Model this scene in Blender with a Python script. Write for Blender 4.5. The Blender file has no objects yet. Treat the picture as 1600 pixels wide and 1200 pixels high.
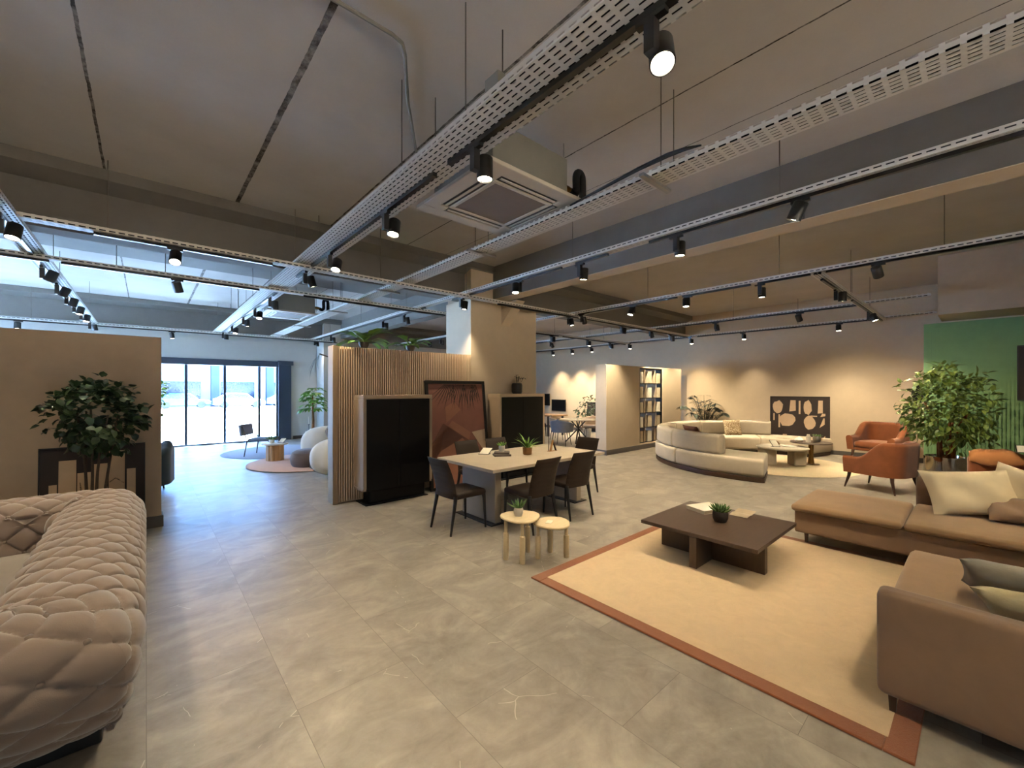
import bpy, math, random
from mathutils import Vector, Matrix, Euler
R = random.Random(7)
PI = math.pi
sc = bpy.context.scene
COL = sc.collection
ORD = ['first','second','third','fourth','fifth','sixth','seventh','eighth','ninth','tenth','eleventh','twelfth']

# ------------------------------------------------------------------ materials
def lin(h):
    h = h.lstrip('#'); o = []
    for i in (0, 2, 4):
        c = int(h[i:i+2], 16)/255
        o.append(c/12.92 if c <= .04045 else ((c+.055)/1.055)**2.4)
    return tuple(o)+(1,)
class N:
    """tiny node-tree writer"""
    def __init__(s, name):
        s.m = bpy.data.materials.new(name); s.m.use_nodes = True
        s.t = s.m.node_tree; s.t.nodes.clear()
        s.out = s.n('ShaderNodeOutputMaterial')
    def n(s, typ, ins=None, **kw):
        x = s.t.nodes.new(typ)
        for k, v in kw.items(): setattr(x, k, v)
        for k, v in (ins or {}).items(): s.set(x, k, v)
        return x
    def set(s, x, k, v):
        sock = x.inputs[k]
        if hasattr(v, 'is_output') or isinstance(v, bpy.types.NodeSocket): s.t.links.new(v, sock)
        elif isinstance(v, bpy.types.Node): s.t.links.new(v.outputs[0], sock)
        else: sock.default_value = v
    def math(s, op, a, b=0.0, c=0.0):
        return s.n('ShaderNodeMath', {0: a, 1: b, 2: c}, operation=op).outputs[0]
    def coord(s, kind='Object'):
        return s.n('ShaderNodeTexCoord').outputs[kind]
    def noise(s, scale, detail=4, rough=.55, vec=None, dist=0):
        d = {'Scale': scale, 'Detail': detail, 'Roughness': rough, 'Distortion': dist}
        if vec is not None: d['Vector'] = vec
        return s.n('ShaderNodeTexNoise', d).outputs[0]
    def ramp(s, fac, stops):
        r = s.n('ShaderNodeValToRGB', {0: fac}); e = r.color_ramp.elements
        while len(e) < len(stops): e.new(.5)
        for i, (p, c) in enumerate(stops): e[i].position = p; e[i].color = c
        return r.outputs[0]
    def mix(s, fac, a, b, blend='MIX'):
        x = s.n('ShaderNodeMix', data_type='RGBA', blend_type=blend)
        s.set(x, 0, fac); s.set(x, 6, a); s.set(x, 7, b)
        return x.outputs[2]
    def bump(s, h, strength=.2, dist=.01):
        return s.n('ShaderNodeBump', {'Height': h, 'Strength': strength, 'Distance': dist}).outputs[0]
    def principled(s, **k):
        p = s.n('ShaderNodeBsdfPrincipled', {kk.replace('_', ' '): v for kk, v in k.items()})
        s.t.links.new(p.outputs[0], s.out.inputs[0]); return p
MATS = {}
def mk(name, col, rough=.6, metal=0, var=.12, scale=6, bump=0, bscale=120, bdist=.004, spec=.5, sheen=0, streak=None):
    if isinstance(col, str): col = lin(col)
    w = N(name); co = w.coord()
    vec = co
    if streak: vec = w.n('ShaderNodeMapping', {'Vector': co, 'Scale': streak}).outputs[0]
    f = w.noise(scale, 5, .6, vec)
    a = tuple(c*(1-var) for c in col[:3])+(1,); b = tuple(min(1, c*(1+var)) for c in col[:3])+(1,)
    d = dict(Base_Color=w.ramp(f, [(.3, a), (.7, b)]), Roughness=rough, Metallic=metal, Specular_IOR_Level=spec)
    if sheen: d['Sheen_Weight'] = sheen; d['Sheen_Roughness'] = .5
    if bump: d['Normal'] = w.bump(w.noise(bscale, 3, .6, co), bump, bdist)
    w.principled(**d); MATS[name] = w.m; return w.m
def emis(name, col, s):
    w = N(name); e = w.n('ShaderNodeEmission', {0: col, 1: s}); w.t.links.new(e.outputs[0], w.out.inputs[0]); MATS[name] = w.m

def floor_mat():
    w = N('stone_tile'); co = w.coord()
    br = w.n('ShaderNodeTexBrick', {'Vector': w.n('ShaderNodeMapping', {'Vector': co, 'Rotation': (0, 0, PI/2)}).outputs[0], 'Color1': (.2, .2, .2, 1), 'Color2': (.8, .8, .8, 1),
        'Mortar': (0, 0, 0, 1), 'Scale': 1, 'Mortar Size': .0016, 'Mortar Smooth': .2, 'Brick Width': 1.2, 'Row Height': .6}, offset=.5)
    tone = br.outputs['Color']; mort = br.outputs['Fac']
    shift = w.n('ShaderNodeVectorMath', {0: co, 1: w.n('ShaderNodeVectorMath', {0: tone, 1: (7, 3, 5)}, operation='MULTIPLY').outputs[0]}, operation='ADD').outputs[0]
    n1 = w.noise(1.7, 8, .62, w.n('ShaderNodeMapping', {'Vector': shift, 'Scale': (1, 1.6, 1), 'Rotation': (0, 0, .6)}).outputs[0], 1.0)
    n2 = w.noise(9, 6, .65, shift, .6)
    vd = w.n('ShaderNodeTexVoronoi', {'Vector': w.n('ShaderNodeVectorMath', {0: shift, 1: w.n('ShaderNodeVectorMath', {0: w.n('ShaderNodeTexNoise', {'Vector': shift, 'Scale': 2.2, 'Detail': 3}).outputs['Color'], 1: (.28, .28, 0)}, operation='MULTIPLY').outputs[0]}, operation='ADD').outputs[0], 'Scale': 1.5}, feature='DISTANCE_TO_EDGE', voronoi_dimensions='2D').outputs['Distance']
    gate = w.math('GREATER_THAN', w.noise(3.1, 3, .6, shift), .585)
    vein = w.math('MULTIPLY', w.math('LESS_THAN', vd, .0032), gate)
    base = w.ramp(n1, [(.3, lin('#665f56')), (.5, lin('#8a8277')), (.7, lin('#aea596'))])
    base = w.mix(.35, base, w.ramp(n2, [(.3, lin('#6f6a61')), (.7, lin('#aaa294'))]))
    base = w.mix(w.math('MULTIPLY', w.n('ShaderNodeSeparateColor', {0: tone}).outputs[0], .22), base, lin('#a79a86'))
    base = w.mix(w.math('MULTIPLY', vein, .45), base, lin('#d9cfbd'))
    base = w.mix(w.math('MULTIPLY', mort, .62), base, lin('#5c564c'))
    rough = w.ramp(n2, [(.3, (.32, .32, .32, 1)), (.7, (.46, .46, .46, 1))])
    w.principled(Base_Color=base, Roughness=rough, Specular_IOR_Level=.45,
        Normal=w.bump(w.math('SUBTRACT', n2, w.math('MULTIPLY', mort, .6)), .10, .003))
    MATS['floor'] = w.m
def ceiling_mat():
    w = N('rough_plaster'); co = w.coord(); xyz = w.n('ShaderNodeSeparateXYZ', {0: co})
    x = xyz.outputs[0]
    wob = w.math('MULTIPLY', w.math('SUBTRACT', w.noise(6, 4, .7, co), .5), .02)
    xx = w.math('ADD', x, wob); fac = None
    for xi, wd in ((-2.75, .01), (-1.55, .01), (-.34, .011), (.87, .022), (2.02, .012), (3.23, .007), (3.97, .005)):
        g = w.math('LESS_THAN', w.math('ABSOLUTE', w.math('SUBTRACT', xx, xi)), wd)
        fac = g if fac is None else w.math('MAXIMUM', fac, g)
    base = w.ramp(w.noise(1.1, 6, .6, co), [(.3, lin('#bab3ab')), (.7, lin('#c8c1b9'))])
    base = w.mix(w.math('MULTIPLY', fac, w.ramp(w.noise(9, 4, .7, co), [(.3, (.45, .45, .45, 1)), (.6, (1, 1, 1, 1))])), base, lin('#332b25'))
    w.principled(Base_Color=base, Roughness=.9, Specular_IOR_Level=.2, Normal=w.bump(w.noise(90, 3, .7, co), .25, .004))
    MATS['ceiling'] = w.m
def tray_mat():
    # galvanised sheet with rows of punched slots (real see-through holes)
    w = N('perforated_white_metal'); xyz = w.n('ShaderNodeSeparateXYZ', {0: w.coord()})
    sx = w.math('ADD', xyz.outputs[0], xyz.outputs[2])
    fx = w.math('FRACT', w.math('MULTIPLY', w.math('ADD', sx, 10.0), 27.0))
    fy = w.math('FRACT', w.math('MULTIPLY', w.math('ADD', xyz.outputs[1], 100.0), 14.0))
    hole = w.math('MULTIPLY', w.math('LESS_THAN', fx, .40), w.math('LESS_THAN', fy, .68))
    p = w.n('ShaderNodeBsdfPrincipled', {'Base Color': w.ramp(w.noise(3, 4), [(.3, lin('#d3cec5')), (.7, lin('#e2ddd4'))]), 'Roughness': .5, 'Metallic': 0.0})
    tr = w.n('ShaderNodeBsdfTransparent')
    mx = w.n('ShaderNodeMixShader', {0: hole, 1: p.outputs[0], 2: tr.outputs[0]})
    w.t.links.new(mx.outputs[0], w.out.inputs[0]); MATS['tray'] = w.m
def glass_mat(nm='glass', tint=(.93, .97, .97, 1)):
    w = N('window_' + nm)
    g = w.n('ShaderNodeBsdfGlossy', {'Roughness': .02}); tr = w.n('ShaderNodeBsdfTransparent', {0: tint})
    fr = w.n('ShaderNodeFresnel', {'IOR': 1.45})
    mx = w.n('ShaderNodeMixShader', {0: w.math('MULTIPLY', fr, .5), 1: tr.outputs[0], 2: g.outputs[0]})
    w.t.links.new(mx.outputs[0], w.out.inputs[0]); MATS[nm] = w.m
def leaf_mat(name, a, b):
    w = N(name); co = w.coord()
    c = w.ramp(w.noise(9, 3, .6, co), [(.3, lin(a)), (.7, lin(b))])
    p = w.principled(Base_Color=c, Roughness=.4, Specular_IOR_Level=.5)
    MATS[name] = w.m
def fabric(name, col, var=.1, weave=260, sheen=.25, rough=.85):
    if isinstance(col, str): col = lin(col)
    w = N(name); co = w.coord()
    a = tuple(c*(1-var) for c in col[:3])+(1,); b = tuple(min(1, c*(1+var)) for c in col[:3])+(1,)
    c = w.ramp(w.noise(5, 5, .6, co, .4), [(.3, a), (.7, b)])
    w.principled(Base_Color=c, Roughness=rough, Sheen_Weight=sheen, Sheen_Roughness=.45, Specular_IOR_Level=.25,
        Normal=w.bump(w.noise(weave, 2, .5, co), .25, .003))
    MATS[name] = w.m
def rug_mat(name, col, var=.12):
    col = lin(col); w = N(name); co = w.coord()
    a = tuple(c*(1-var) for c in col[:3])+(1,); b = tuple(min(1, c*(1+var)) for c in col[:3])+(1,)
    w.principled(Base_Color=w.ramp(w.noise(7, 8, .7, co, .8), [(.25, a), (.75, b)]), Roughness=.95, Specular_IOR_Level=.1, Sheen_Weight=.3,
        Normal=w.bump(w.noise(160, 3, .7, co), .5, .006))
    MATS[name] = w.m
floor_mat(); ceiling_mat(); tray_mat(); glass_mat(); glass_mat('glass_fill_tint', (.50, .39, .28, 1))  # second glass: invented tint that warms and dims the added back-window daylight
mk('paint', '#cbb89c', .85, var=.03, bump=.12, bscale=70)
mk('paint_pale', '#c9c4ba', .85, var=.02, bump=.1, bscale=70)
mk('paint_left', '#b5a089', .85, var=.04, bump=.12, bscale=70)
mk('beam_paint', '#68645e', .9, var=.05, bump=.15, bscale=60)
mk('slat_wood', '#d6bd9e', .6, var=.04, scale=3)
mk('green_ribbed', '#6f9060', .7, var=.06)
mk('skirting', '#57524d', .5, var=.04)
mk('black_metal', '#141312', .42, var=.1)
mk('track_black', '#0d0c0c', .35, var=.1)
mk('steel', '#a9a6a0', .3, .9)
mk('rod_metal', '#6b655d', .4, .7)
mk('ac_white', '#b9b0a2', .5, var=.03)
mk('ac_body', '#7c7a72', .55, var=.04)
mk('ac_grille', '#5d5044', .7, var=.05)
mk('foam_black', '#0b0b0c', .9)
mk('door_frame', '#2f3a48', .4, var=.04)
mk('blind', '#3a4450', .8, var=.05)
mk('cab_beige', '#b09a80', .5, var=.03)
mk('cab_black', '#08090b', .34, var=.1, spec=.3)
mk('table_top', '#b5a68f', .45, var=.05, scale=4)
mk('table_leg', '#a09380', .5, var=.04)
mk('leather', '#2f241d', .6, var=.1, bump=.15, bscale=220, spec=.22)
mk('chair_leg', '#191513', .45)
mk('coffee_dark', '#4b3b30', .42, var=.12, scale=8, streak=(1, 9, 1))
mk('coffee_edge', '#6e5c48', .5, var=.1)
mk('light_wood', '#d3bd95', .5, var=.07, scale=5, streak=(1, 7, 1))
mk('mid_wood', '#a37745', .5, var=.15, scale=6, streak=(8, 8, 1))
mk('walnut', '#3b2517', .4, var=.15)
mk('bronze', '#7d5f33', .35, .8)
mk('chrome', '#d8d2c6', .08, 1)
mk('travertine', '#c9bda8', .6, var=.08)
mk('white_ceramic', '#d8cfbf', .4, var=.03)
mk('dark_ceramic', '#3a3029', .6, var=.15)
mk('paper', '#e4dcc8', .7, var=.03)
mk('page', '#c6b89c', .8, var=.05)
mk('book_grey', '#5d5248', .6)
mk('book_beige', '#b9a88b', .6)
mk('bark', '#7a4d26', .8, var=.25, scale=14)
mk('bark_grey', '#4d4033', .8, var=.25, scale=14)
mk('soil', '#2a2019', .95, var=.2, scale=40)
mk('art_dark', '#2b211d', .7, var=.1)
mk('art_beige', '#c7ab8c', .7, var=.06)
mk('art_pink', '#86584a', .7, var=.06)
mk('art_rose', '#96654f', .7, var=.05)
mk('art_shadow', '#6d4639', .7, var=.05)
mk('art_cream', '#b89f86', .7, var=.05)
mk('art_green', '#3c4030', .7, var=.25, scale=12)
mk('asphalt', '#e4e4e2', .9, var=.05, scale=1)
mk('facade', '#aeb8bf', .8, var=.05, scale=.5)
mk('facade_dark', '#0a2036', .7, var=.05, scale=.5)
mk('facade_glass', '#071c30', .15, var=.1)
mk('car_white', '#d8dadb', .3, var=.02)
mk('car_blue', '#0b2836', .3, var=.02)
mk('car_grey', '#5c6469', .3, var=.02)
mk('tyre', '#17181a', .8)
fabric('velvet_grey', '#86766a', .07, 300, .5)
fabric('velvet_seat', '#8a7f75', .08, 300, .4)
fabric('taupe', '#8a7058', .08, 240, .25)
fabric('taupe_seat', '#9b7e5d', .08, 240, .25)
fabric('boucle', '#c3b59d', .06, 160, .2)
fabric('rust', '#7a4626', .14, 200, .3)
fabric('cream_linen', '#e6d3ac', .05, 200, .1)
fabric('grey_linen', '#8d8676', .12, 120, .1)
fabric('oat_linen', '#b3a67f', .14, 120, .1)
fabric('orange_knit', '#a26c3e', .12, 120, .3)
fabric('brown_fabric', '#5c4b3f', .1, 160, .2)
fabric('tan_fabric', '#94806c', .1, 160, .2)
fabric('grey_fabric', '#666a73', .1, 160, .2)
fabric('grey_fabric_glare', '#8d8c97', .08, 160, .2)  # grey fabric lightened toward lavender, window glare painted into the backrest
fabric('teal_fabric', '#1f2e36', .1, 160, .2)
fabric('white_boucle', '#ddd3c2', .05, 160, .2)
rug_mat('rug_cream', '#c6ad88', .1); rug_mat('rug_border', '#8a5636', .1)
rug_mat('rug_round', '#d0bb96', .08); rug_mat('rug_orange', '#b9855a', .1); rug_mat('rug_blue', '#7f7f86', .12)
leaf_mat('leaf_ficus', '#466327', '#8c9c4a'); leaf_mat('leaf_dark', '#1d2f1d', '#3c5430'); leaf_mat('leaf_bright', '#3f6b22', '#7da53a')
leaf_mat('leaf_palm', '#121b13', '#1f2d1b'); leaf_mat('leaf_aloe', '#3f5a30', '#6f8a4c'); leaf_mat('leaf_black', '#14120f', '#2a241c')
def pattern_cushion():
    w = N('patterned_linen'); co = w.coord()
    v = w.n('ShaderNodeTexWave', {'Vector': co, 'Scale': 9, 'Distortion': 14, 'Detail': 1.5, 'Detail Scale': 2.2})
    w.principled(Base_Color=w.ramp(v.outputs[0], [(.42, lin('#d8c6a3')), (.56, lin('#8d6f48'))]), Roughness=.9)
    MATS['patterned'] = w.m
pattern_cushion()
emis('lamp_on', (1, .86, .62, 1), 28)

# ------------------------------------------------------------------ mesh writing
class MB:
    def __init__(s): s.v = []; s.f = []
    def add(s, vs, fs):
        o = len(s.v); s.v += [tuple(p) for p in vs]; s.f += [tuple(i+o for i in q) for q in fs]; return s
    def box(s, x0, x1, y0, y1, z0, z1, M=None):
        vs = [Vector((x, y, z)) for z in (z0, z1) for y in (y0, y1) for x in (x0, x1)]
        if M: vs = [M @ p for p in vs]
        return s.add(vs, [(0, 2, 3, 1), (4, 5, 7, 6), (0, 1, 5, 4), (2, 6, 7, 3), (0, 4, 6, 2), (1, 3, 7, 5)])
    def tube(s, pts, rad, n=10, cap=True, sq=None):
        pts = [Vector(p) for p in pts]; rings = []
        up = None
        for i, p in enumerate(pts):
            t = (pts[min(i+1, len(pts)-1)]-pts[max(i-1, 0)]).normalized()
            if up is None:
                a = Vector((0, 0, 1)) if abs(t.z) < .95 else Vector((1, 0, 0)); up = (a-t*a.dot(t)).normalized()
            else: up = (up-t*up.dot(t)).normalized()
            b = t.cross(up); r = rad[i] if isinstance(rad, (list, tuple)) else rad
            rings.append([p+(up*math.cos(2*PI*k/n+PI/n)+b*math.sin(2*PI*k/n+PI/n))*r for k in range(n)])
        vs = [q for g in rings for q in g]; fs = []
        for i in range(len(pts)-1):
            for k in range(n): fs.append((i*n+k, i*n+(k+1) % n, (i+1)*n+(k+1) % n, (i+1)*n+k))
        if cap: fs += [tuple(reversed(range(n))), tuple(range((len(pts)-1)*n, len(pts)*n))]
        return s.add(vs, fs)
    def lathe(s, prof, c=(0, 0, 0), n=24, M=None, wob=0):
        vs = []; fs = []
        for r, z in prof:
            for k in range(n):
                a = 2*PI*k/n; rr = r*(1+wob*math.cos(n/4*a)) ; p = Vector((rr*math.cos(a), rr*math.sin(a), z))
                p = M @ p if M else p
                vs.append(p+Vector(c))
        for i in range(len(prof)-1):
            for k in range(n): fs.append((i*n+k, i*n+(k+1) % n, (i+1)*n+(k+1) % n, (i+1)*n+k))
        if prof[0][0] > 1e-5: fs.append(tuple(reversed(range(n))))
        if prof[-1][0] > 1e-5: fs.append(tuple(range((len(prof)-1)*n, len(prof)*n)))
        return s.add(vs, fs)
    def grid(s, fn, nu, nv, wu=False, wv=False, flip=False):
        vs = [fn(i/(nu if wu else nu-1), j/(nv if wv else nv-1)) for i in range(nu) for j in range(nv)]; fs = []
        for i in range(nu if wu else nu-1):
            for j in range(nv if wv else nv-1):
                a, b, c, d = i*nv+j, ((i+1) % nu)*nv+j, ((i+1) % nu)*nv+(j+1) % nv, i*nv+(j+1) % nv
                fs.append((d, c, b, a) if flip else (a, b, c, d))
        return s.add(vs, fs)
    def prism(s, poly, y0, y1, M=None):
        """polygon in (x, z) pushed through y0..y1"""
        n = len(poly); vs = [Vector((x, y0, z)) for x, z in poly]+[Vector((x, y1, z)) for x, z in poly]
        if M: vs = [M @ p for p in vs]
        return s.add(vs, [tuple(range(n)), tuple(reversed(range(n, 2*n)))]+[(k, n+k, n+(k+1) % n, (k+1) % n) for k in range(n)])
    def slab(s, poly, z0, z1):
        n = len(poly); vs = [(x, y, z0) for x, y in poly]+[(x, y, z1) for x, y in poly]
        return s.add(vs, [tuple(reversed(range(n))), tuple(range(n, 2*n))]+[(k, (k+1) % n, n+(k+1) % n, n+k) for k in range(n)])
    def soft(s, x0, x1, y0, y1, z0, z1, r=.05, crown=0, M=None, m=6, k=3):
        """rounded cushion block"""
        h = Vector((x1-x0, y1-y0, z1-z0))/2; c = Vector((x0+x1, y0+y1, z0+z1))/2; r = min(r, h.x*.99, h.y*.99, h.z*.99)
        def cs(hh):
            i = hh-r; a = [-hh+r*(1-math.cos(PI/2*t/k)) for t in range(k)]
            a += [-i+2*i*t/m for t in range(m+1)]; a += [-q for q in reversed(a[:k])]; return a
        def put(p):
            q = Vector(max(-hh+r, min(hh-r, a)) for a, hh in zip(p, h)); d = p-q
            o = q+(d.normalized()*r if d.length > 1e-9 else d)
            if crown: o.z += crown*max(0, 1-(o.x/h.x)**4)*max(0, 1-(o.y/h.y)**4)*(1 if o.z > 0 else 0)
            o = o+c; return M @ o if M else o
        X, Y, Z = cs(h.x), cs(h.y), cs(h.z)
        for (A, B, fn, fl) in ((X, Y, lambda a, b: Vector((a, b, h.z)), 0), (X, Y, lambda a, b: Vector((a, b, -h.z)), 1), (X, Z, lambda a, b: Vector((a, -h.y, b)), 0),
                               (X, Z, lambda a, b: Vector((a, h.y, b)), 1), (Y, Z, lambda a, b: Vector((h.x, a, b)), 0), (Y, Z, lambda a, b: Vector((-h.x, a, b)), 1)):
            na, nb = len(A), len(B)
            s.add([put(fn(a, b)) for a in A for b in B], [((i*nb+j, (i+1)*nb+j, (i+1)*nb+j+1, i*nb+j+1) if not fl else (i*nb+j+1, (i+1)*nb+j+1, (i+1)*nb+j, i*nb+j)) for i in range(na-1) for j in range(nb-1)])
        s.weld = True; return s
    def build(s, name, mat, parent=None, smooth=True, bevel=0, ang=40, seg=2, loc=None):
        me = bpy.data.meshes.new(name); me.from_pydata(s.v, [], s.f)
        me.materials.append(MATS[mat] if isinstance(mat, str) else mat)
        import bmesh
        b = bmesh.new(); b.from_mesh(me)
        if getattr(s, 'weld', 0): bmesh.ops.remove_doubles(b, verts=b.verts, dist=1e-5)
        bmesh.ops.recalc_face_normals(b, faces=b.faces)
        b.to_mesh(me); b.free()
        if smooth:
            me.shade_smooth(); me.set_sharp_from_angle(angle=math.radians(ang))
        o = bpy.data.objects.new(name, me); COL.objects.link(o)
        if parent: o.parent = parent
        if loc: o.location = loc
        if bevel:
            m = o.modifiers.new('Bevel', 'BEVEL'); m.width = bevel; m.segments = seg; m.limit_method = 'ANGLE'; m.angle_limit = math.radians(40)
        return o
def smooth_pts(pts, k=6):
    pts = [Vector(p) for p in pts]; out = []
    for i in range(len(pts)-1):
        p0, p1, p2, p3 = pts[max(i-1, 0)], pts[i], pts[i+1], pts[min(i+2, len(pts)-1)]
        for t in range(k):
            q = t/k; out.append(.5*((2*p1)+(p2-p0)*q+(2*p0-5*p1+4*p2-p3)*q*q+(3*p1-p0-3*p2+p3)*q**3))
    return out+[pts[-1]]
def tag(o, label, cat, group=None):
    o['label'] = label; o['category'] = cat
    if group: o['group'] = group
    return o
def thing(name, label, cat, loc=(0, 0, 0), rz=0, group=None):
    o = bpy.data.objects.new(name, None); o.empty_display_size = .1; COL.objects.link(o)
    o.location = loc; o.rotation_euler = (0, 0, rz); return tag(o, label, cat, group)
def struct(o): o['kind'] = 'structure'; return o
def kids(o): return [c for c in bpy.data.objects if c.parent == o]
def dup(root, loc=None, rz=None, label=None, scale=None):
    r = root.copy(); COL.objects.link(r)
    if loc: r.location = loc
    if rz is not None: r.rotation_euler = (0, 0, rz)
    if scale: r.scale = (scale,)*3
    if label: r['label'] = label
    for ch in kids(root):
        c = ch.copy(); COL.objects.link(c); c.parent = r
        for g in kids(ch):
            d = g.copy(); COL.objects.link(d); d.parent = c
    return r
def rotM(rx=0, ry=0, rz=0, loc=(0, 0, 0)):
    return Matrix.Translation(loc) @ Euler((rx, ry, rz)).to_matrix().to_4x4()

# ------------------------------------------------------------------ setting
S = lambda mb, name, mat, **k: struct(mb.build(name, mat, **k))
ZC = 4.08
S(MB().box(-6, 13.6, -5, 15.75, -.1, 0), 'floor', 'floor', smooth=False)
S(MB().box(-6, 13.6, -5, 15.75, ZC, ZC+.2), 'ceiling', 'ceiling', smooth=False)
S(MB().box(13.4, 13.6, -5, 15.75, 0, ZC), 'wall_right', 'paint', smooth=False)
bw = MB().box(-6, 13.6, -5.2, -5, 0, .9).box(-6, 13.6, -5.2, -5, 2.8, ZC)
for a, b in ((-6, -5), (-2.1, -1.7), (1.2, 1.6), (4.5, 13.6)): bw.box(a, b, -5.2, -5, .9, 2.8)
S(bw, 'wall_back', 'paint', smooth=False)
for i, (a, b) in enumerate(((-5, -2.1), (-1.7, 1.2), (1.6, 4.5))):  # unseen windows added behind the camera for fill daylight
    wfm = MB().box(a, b, -5.13, -5.07, .9, .96).box(a, b, -5.13, -5.07, 2.74, 2.8).box(a, a+.06, -5.13, -5.07, .96, 2.74).box(b-.06, b, -5.13, -5.07, .96, 2.74)
    S(wfm, 'window_%d' % (i+2), 'door_frame', bevel=.004)
    S(MB().box(a+.05, b-.05, -5.104, -5.096, .95, 2.75), 'window_pane', 'glass_fill_tint', smooth=False)
S(MB().box(-6.2, -6, -5, 9.6, 0, ZC).box(-6.2, -6, 15.3, 15.75, 0, ZC).box(-6.2, -6, 9.6, 15.3, 3.8, ZC).box(-6.2, -6, 9.6, 15.3, 0, 1.2), 'wall_left', 'paint', smooth=False)
wl = MB().box(-6.13, -6.07, 9.6, 15.3, 1.2, 1.26).box(-6.13, -6.07, 9.6, 15.3, 3.74, 3.8)
for i in range(6): wl.box(-6.13, -6.07, 9.6+i*1.128, 9.66+i*1.128, 1.26, 3.74)
S(wl, 'window_6', 'door_frame', bevel=.004)  # unseen glazing, added to throw daylight onto the far ceiling
for i in range(5): S(MB().box(-6.104, -6.096, 9.65+i*1.128, 10.74+i*1.128, 1.25, 3.75), 'window_pane', 'glass', smooth=False)
wf = MB().box(3.3, 13.4, 15.55, 15.75, 0, ZC).box(-6, -3.2, 15.55, 15.75, 0, ZC).box(-3.2, 3.3, 15.55, 15.75, 2.5, ZC)
S(wf, 'wall_far', 'paint_pale', smooth=False)
# left partition, its skirting
S(MB().box(-6, .14, 6.73, 6.9, 0, 2.34), 'wall_partition', 'paint_left', bevel=.004)
S(MB().box(-6, .16, 6.712, 6.73, 0, .14).box(.14, .16, 6.73, 6.92, 0, .14), 'baseboard_partition', 'skirting', bevel=.003)
# shelf partition on the right
sw = MB().box(8.85, 10.42, 6.38, 6.72, 0, 2.34).box(11.68, 12.85, 6.38, 6.72, 0, 2.34).box(10.42, 11.68, 6.38, 6.72, 0, .17).box(10.42, 11.68, 6.38, 6.72, 2.3, 2.34)
S(sw, 'wall_shelf', 'paint', bevel=.004)
S(MB().box(8.83, 12.87, 6.362, 6.38, 0, .13).box(8.832, 8.85, 6.38, 6.74, 0, .13), 'baseboard_shelf', 'skirting', bevel=.003)
S(MB().box(13.382, 13.4, .9, 15.5, 0, .11), 'baseboard_right', 'skirting', bevel=.003)
S(MB().box(3.75, 13.38, 15.532, 15.55, 0, .11), 'baseboard_far', 'skirting', bevel=.003)
# slatted partition: plain end and two panels of slats
def slat_panel(x0, x1, pitch=.035):
    m = MB().box(x0, x1, 6.35, 6.5, 0, 2.34)
    n = int((x1-x0)/pitch)
    for i in range(n):
        xa = x0+(i+.2)*(x1-x0)/n; m.box(xa, xa+pitch*.5, 6.303, 6.352, .02, 2.335)
    return m
mk('slat_end', '#a98f6f', .6, var=.04, scale=3)  # end painted darker than the slats to offset the daylight it catches
S(MB().box(2.05, 2.13, 6.3, 6.52, 0, 2.345), 'wall_slatted_end', 'slat_end', bevel=.006)
S(slat_panel(2.13, 3.315), 'wall_slatted', 'slat_wood', smooth=False)
S(slat_panel(3.325, 4.54), 'wall_slatted', 'slat_wood', smooth=False)
# column with capital; far column
S(MB().box(4.54, 6.25, 6.31, 7.16, 0, 3.4).box(4.54, 5.25, 6.31, 7.1, 3.4, ZC), 'column', 'paint', bevel=.006)
S(MB().add([(x, y, z) for x in (5.28, 5.5) for y, z in ((6.31, 2.97), (6.31, 3.4), (5.86, 3.4))], [(0, 1, 2), (5, 4, 3), (0, 3, 4, 1), (1, 4, 5, 2), (2, 5, 3, 0)]), 'trim_corbel', 'paint', smooth=False)
S(MB().box(4.5, 5.2, 14.75, 15.5, 0, ZC), 'column', 'paint_pale', bevel=.006)
# beams: two along X with slab flanges, one along Y
def beamB(yf, x0=-6, x1=13.4):
    p = [(yf, ZC), (yf, 3.96), (yf+.24, 3.88), (yf+.24, 3.4), (yf+.5, 3.4), (yf+.5, 3.88), (yf+.74, 3.96), (yf+.74, ZC)]
    vs = [(x0, y, z) for y, z in p]+[(x1, y, z) for y, z in p]; n = len(p)
    return MB().add(vs, [tuple(range(n)), tuple(reversed(range(n, 2*n)))]+[(k, n+k, n+(k+1) % n, (k+1) % n) for k in range(n)])
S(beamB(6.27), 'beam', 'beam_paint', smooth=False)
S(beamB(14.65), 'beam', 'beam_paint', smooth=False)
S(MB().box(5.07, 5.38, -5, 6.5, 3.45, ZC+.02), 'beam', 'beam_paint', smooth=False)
S(MB().box(5.075, 5.375, -5, 6.3, 3.442, 3.45), 'lit_soffit_plate', 'paint', smooth=False)  # paler plate added so the beam underside looks lit; light put into colour
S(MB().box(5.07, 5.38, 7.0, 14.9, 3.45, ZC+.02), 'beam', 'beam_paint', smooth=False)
S(MB().box(-6, 5.07, 9.4, 10.15, ZC-.02, ZC), 'trim_ceiling_band', 'beam_paint', smooth=False)
# boxed bulkhead and green ribbed wall
S(MB().box(10.65, 13.4, -5, .53, 3.03, ZC), 'wall_bulkhead', 'paint_left', smooth=False)
S(MB().box(11.75, 13.4, -5, .78, 0, 3.03), 'wall_green_core', 'paint', smooth=False)
g = MB().box(11.72, 11.75, -5, .78, 0, 3.0)
for i in range(115): g.box(11.714, 11.72, -4.98+i*.05, -4.98+i*.05+.034, 0, 3.0)
S(g, 'wall_green', 'green_ribbed', smooth=False)
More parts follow.
